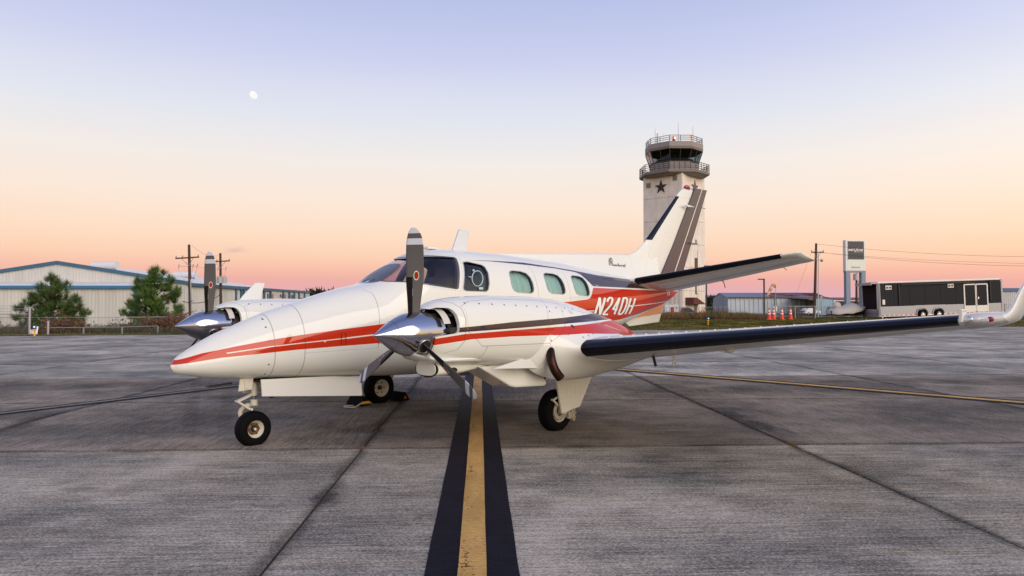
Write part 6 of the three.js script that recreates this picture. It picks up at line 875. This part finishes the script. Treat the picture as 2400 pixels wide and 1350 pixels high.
{ const x = X(1866, 63); shrub('shrub', 'small green shrub by the fence right of the cones', x, terrain(x, -63), -63, 1.3, 1.1, 71, [[.10, .11, .03], [.13, .10, .04]], .9); }
// weeds: uncountable stems
const weedG = [tuftGeo(81, 9, .5, .014, .35), tuftGeo(82, 8, .42, .016, .5), tuftGeo(83, 7, .6, .012, .25)];
function weeds(name, label, n, fn, seed) { const r = rng(seed), L = []; for (let i = 0; i < n; i++) { const q = fn(r); if (q) L.push(q); } const o = new THREE.Mesh(put(weedG, L), leafMat()); o.name = numbered(name); o.userData.kind = 'stuff'; scene.add(o); tag(o, label, 'plants'); }
const leanV = r => V((r() - .5) * .7, 1, (r() - .5) * .7).normalize(), pick = (r, a) => { const c = a[Math.floor(r() * a.length)], k = .65 + .6 * r(); return c.map(v => v * k); };
weeds('weed_strip', 'red and green weeds in front of the pickup truck below the tower', 5200, r => { const u = mix(1470, 1800, r()), D = mix(57, 72, r() ** .8), x = X(u, D), dens = fbm(u * .06, D * .3, 512, 512, 3, 12); if (dens < .28) return null; const g = sstep(1800, 1690, u); return [x, terrain(x, -D), -D, (.55 + 1.05 * r() * dens) * mix(.6, 1.0, g) * (r() < .02 ? 1.9 : 1), leanV(r), pick(r, r() < .42 ? [[.26, .075, .03], [.20, .05, .03], [.28, .12, .04]] : [[.065, .10, .022], [.10, .12, .035], [.04, .07, .02]]), Math.floor(r() * 3)]; }, 401);
weeds('weed_strip', 'dry weeds along the foot of the left fence', 2600, r => { const u = mix(-30, 470, r()), D = mix(35.4, 43, r()), x = X(u, D); return [x, terrain(x, -D) - .02, -D, .45 + .45 * r(), leanV(r), pick(r, [[.10, .085, .05], [.07, .08, .03], [.12, .09, .06], [.05, .06, .025]]), Math.floor(r() * 3)]; }, 402);
weeds('grass_fringe', 'ragged grass along the edge of the apron', 26000, r => { const x = mix(-34, 48, r()), z = edgeZ(x) - .05 - (x > 2 ? 14 : 1.4) * r() * r(); return [x, terrain(x, z) - .02, z, .10 + .14 * r(), leanV(r), pick(r, [[.16, .15, .07], [.12, .14, .05], [.19, .16, .08]]), Math.floor(r() * 3)]; }, 403);
weeds('joint_weeds', 'small dry weeds growing in the joints of the concrete', 260, r => { const lines = [-1.145, 3.185], q = r() < .7 ? 1 : 0, X0 = lines[q], t = r() < .35 ? .18 * (r() - .5) + 7.2 : mix(4.2, 22, r()), lx = X0 + (r() - .5) * .02, lz = -t; return [lx * Math.cos(ROT) + lz * Math.sin(ROT), -.02, -lx * Math.sin(ROT) + lz * Math.cos(ROT), .04 + .07 * r(), leanV(r), pick(r, [[.22, .12, .05], [.16, .10, .06]]), Math.floor(r() * 3)]; }, 404);
// far woods, each one mass
function woods(name, label, pts, seed, col = [.028, .042, .024], n = 260) { const r = rng(seed), L = [], gs = [tuftGeo(90, 16, 1.0, .2, 1.4), tuftGeo(91, 14, 1.2, .22, 1.5)]; for (const [x, z, h, w] of pts) { const m = Math.round(n * h * w / 60); for (let i = 0; i < m; i++) { let a, b, c; do { a = r() * 2 - 1; b = r() * 2 - 1; c = r() * 2 - 1; } while (a * a + b * b + c * c > 1); L.push([x + a * w, h * (.55 + .45 * b), z + c * w, .8 + .6 * r(), V(a, b + .6, c).normalize(), col.map(v => v * (.6 + .8 * r())), i % 2]); } } const o = new THREE.Mesh(put(gs, L), leafMat()); o.name = numbered(name); o.userData.kind = 'stuff'; scene.add(o); tag(o, label, 'trees'); }
{ const D = 190; woods('distant_trees', 'dark tree line beyond the office wing of the cream hangar', Array.from({ length: 60 }, (_, i) => { const u = 690 + i * 4; return [X(u, D), -D - (i * 5 % 9), Y(688 + 5 * Math.sin(i * .9) + 3 * Math.sin(i * 2.3) + Math.max(0, i - 16) * .5, D), 1.1]; }), 501, [.03, .042, .026], 900); }
{ const D = 230; woods('distant_trees', 'dark tree line between the tower and the hangar row', Array.from({ length: 16 }, (_, i) => { const u = 1640 + i * 4; return [X(u, D), -D - (i * 5 % 7), Y(699 + 3 * Math.sin(i * 1.1) - (i === 7 ? 5 : 0), D), 1.2]; }), 502, [.03, .042, .026], 900); }
{ const r = rng(503), a = []; for (let i = 0; i < 60; i++) { const t = mix(-1.5, 1.75, i / 59), R = 170 + 30 * r(); a.push([Math.sin(t) * R, Math.cos(t) * R, 6 + 4 * r(), 7]); } woods('distant_trees', 'low wood behind the viewer, seen only as reflections in the paint', a, 504, [.025, .035, .02], 90); }
// the moon
{ const D = 3200, o = thing('moon', 'pale gibbous moon high in the evening sky', 'moon', [X(590, D), Y(219.5, D), -D]); const m = dataTex(128, 64, (u, v) => { const k = 1 - .07 * sstep(.45, .7, fbm(u * 6, v * 4, 6, 4, 3, 601)); return [k, k, k * .99]; }); part(o, 'moon_disc', new THREE.SphereGeometry(9.7 * D / F, 32, 20).scale(1, 1, 1), new THREE.MeshStandardMaterial({ color: C(0, 0, 0), emissive: C(1, .99, .98), emissiveMap: m, emissiveIntensity: .98, roughness: 1 })); o.scale.set(.86, 1, 1); o.rotation.z = .55; }
// ---------------------------------------------------------------- draw
scene.traverse(o => { if (o.isMesh) { o.castShadow = true; o.receiveShadow = true; } });
const renderer = new THREE.WebGLRenderer({ antialias: true });
renderer.setSize(1024, 576);
renderer.shadowMap.enabled = true;
renderer.shadowMap.type = THREE.PCFSoftShadowMap;
renderer.toneMapping = THREE.LinearToneMapping;
renderer.toneMappingExposure = EXPOSURE;
renderer.render(scene, camera);
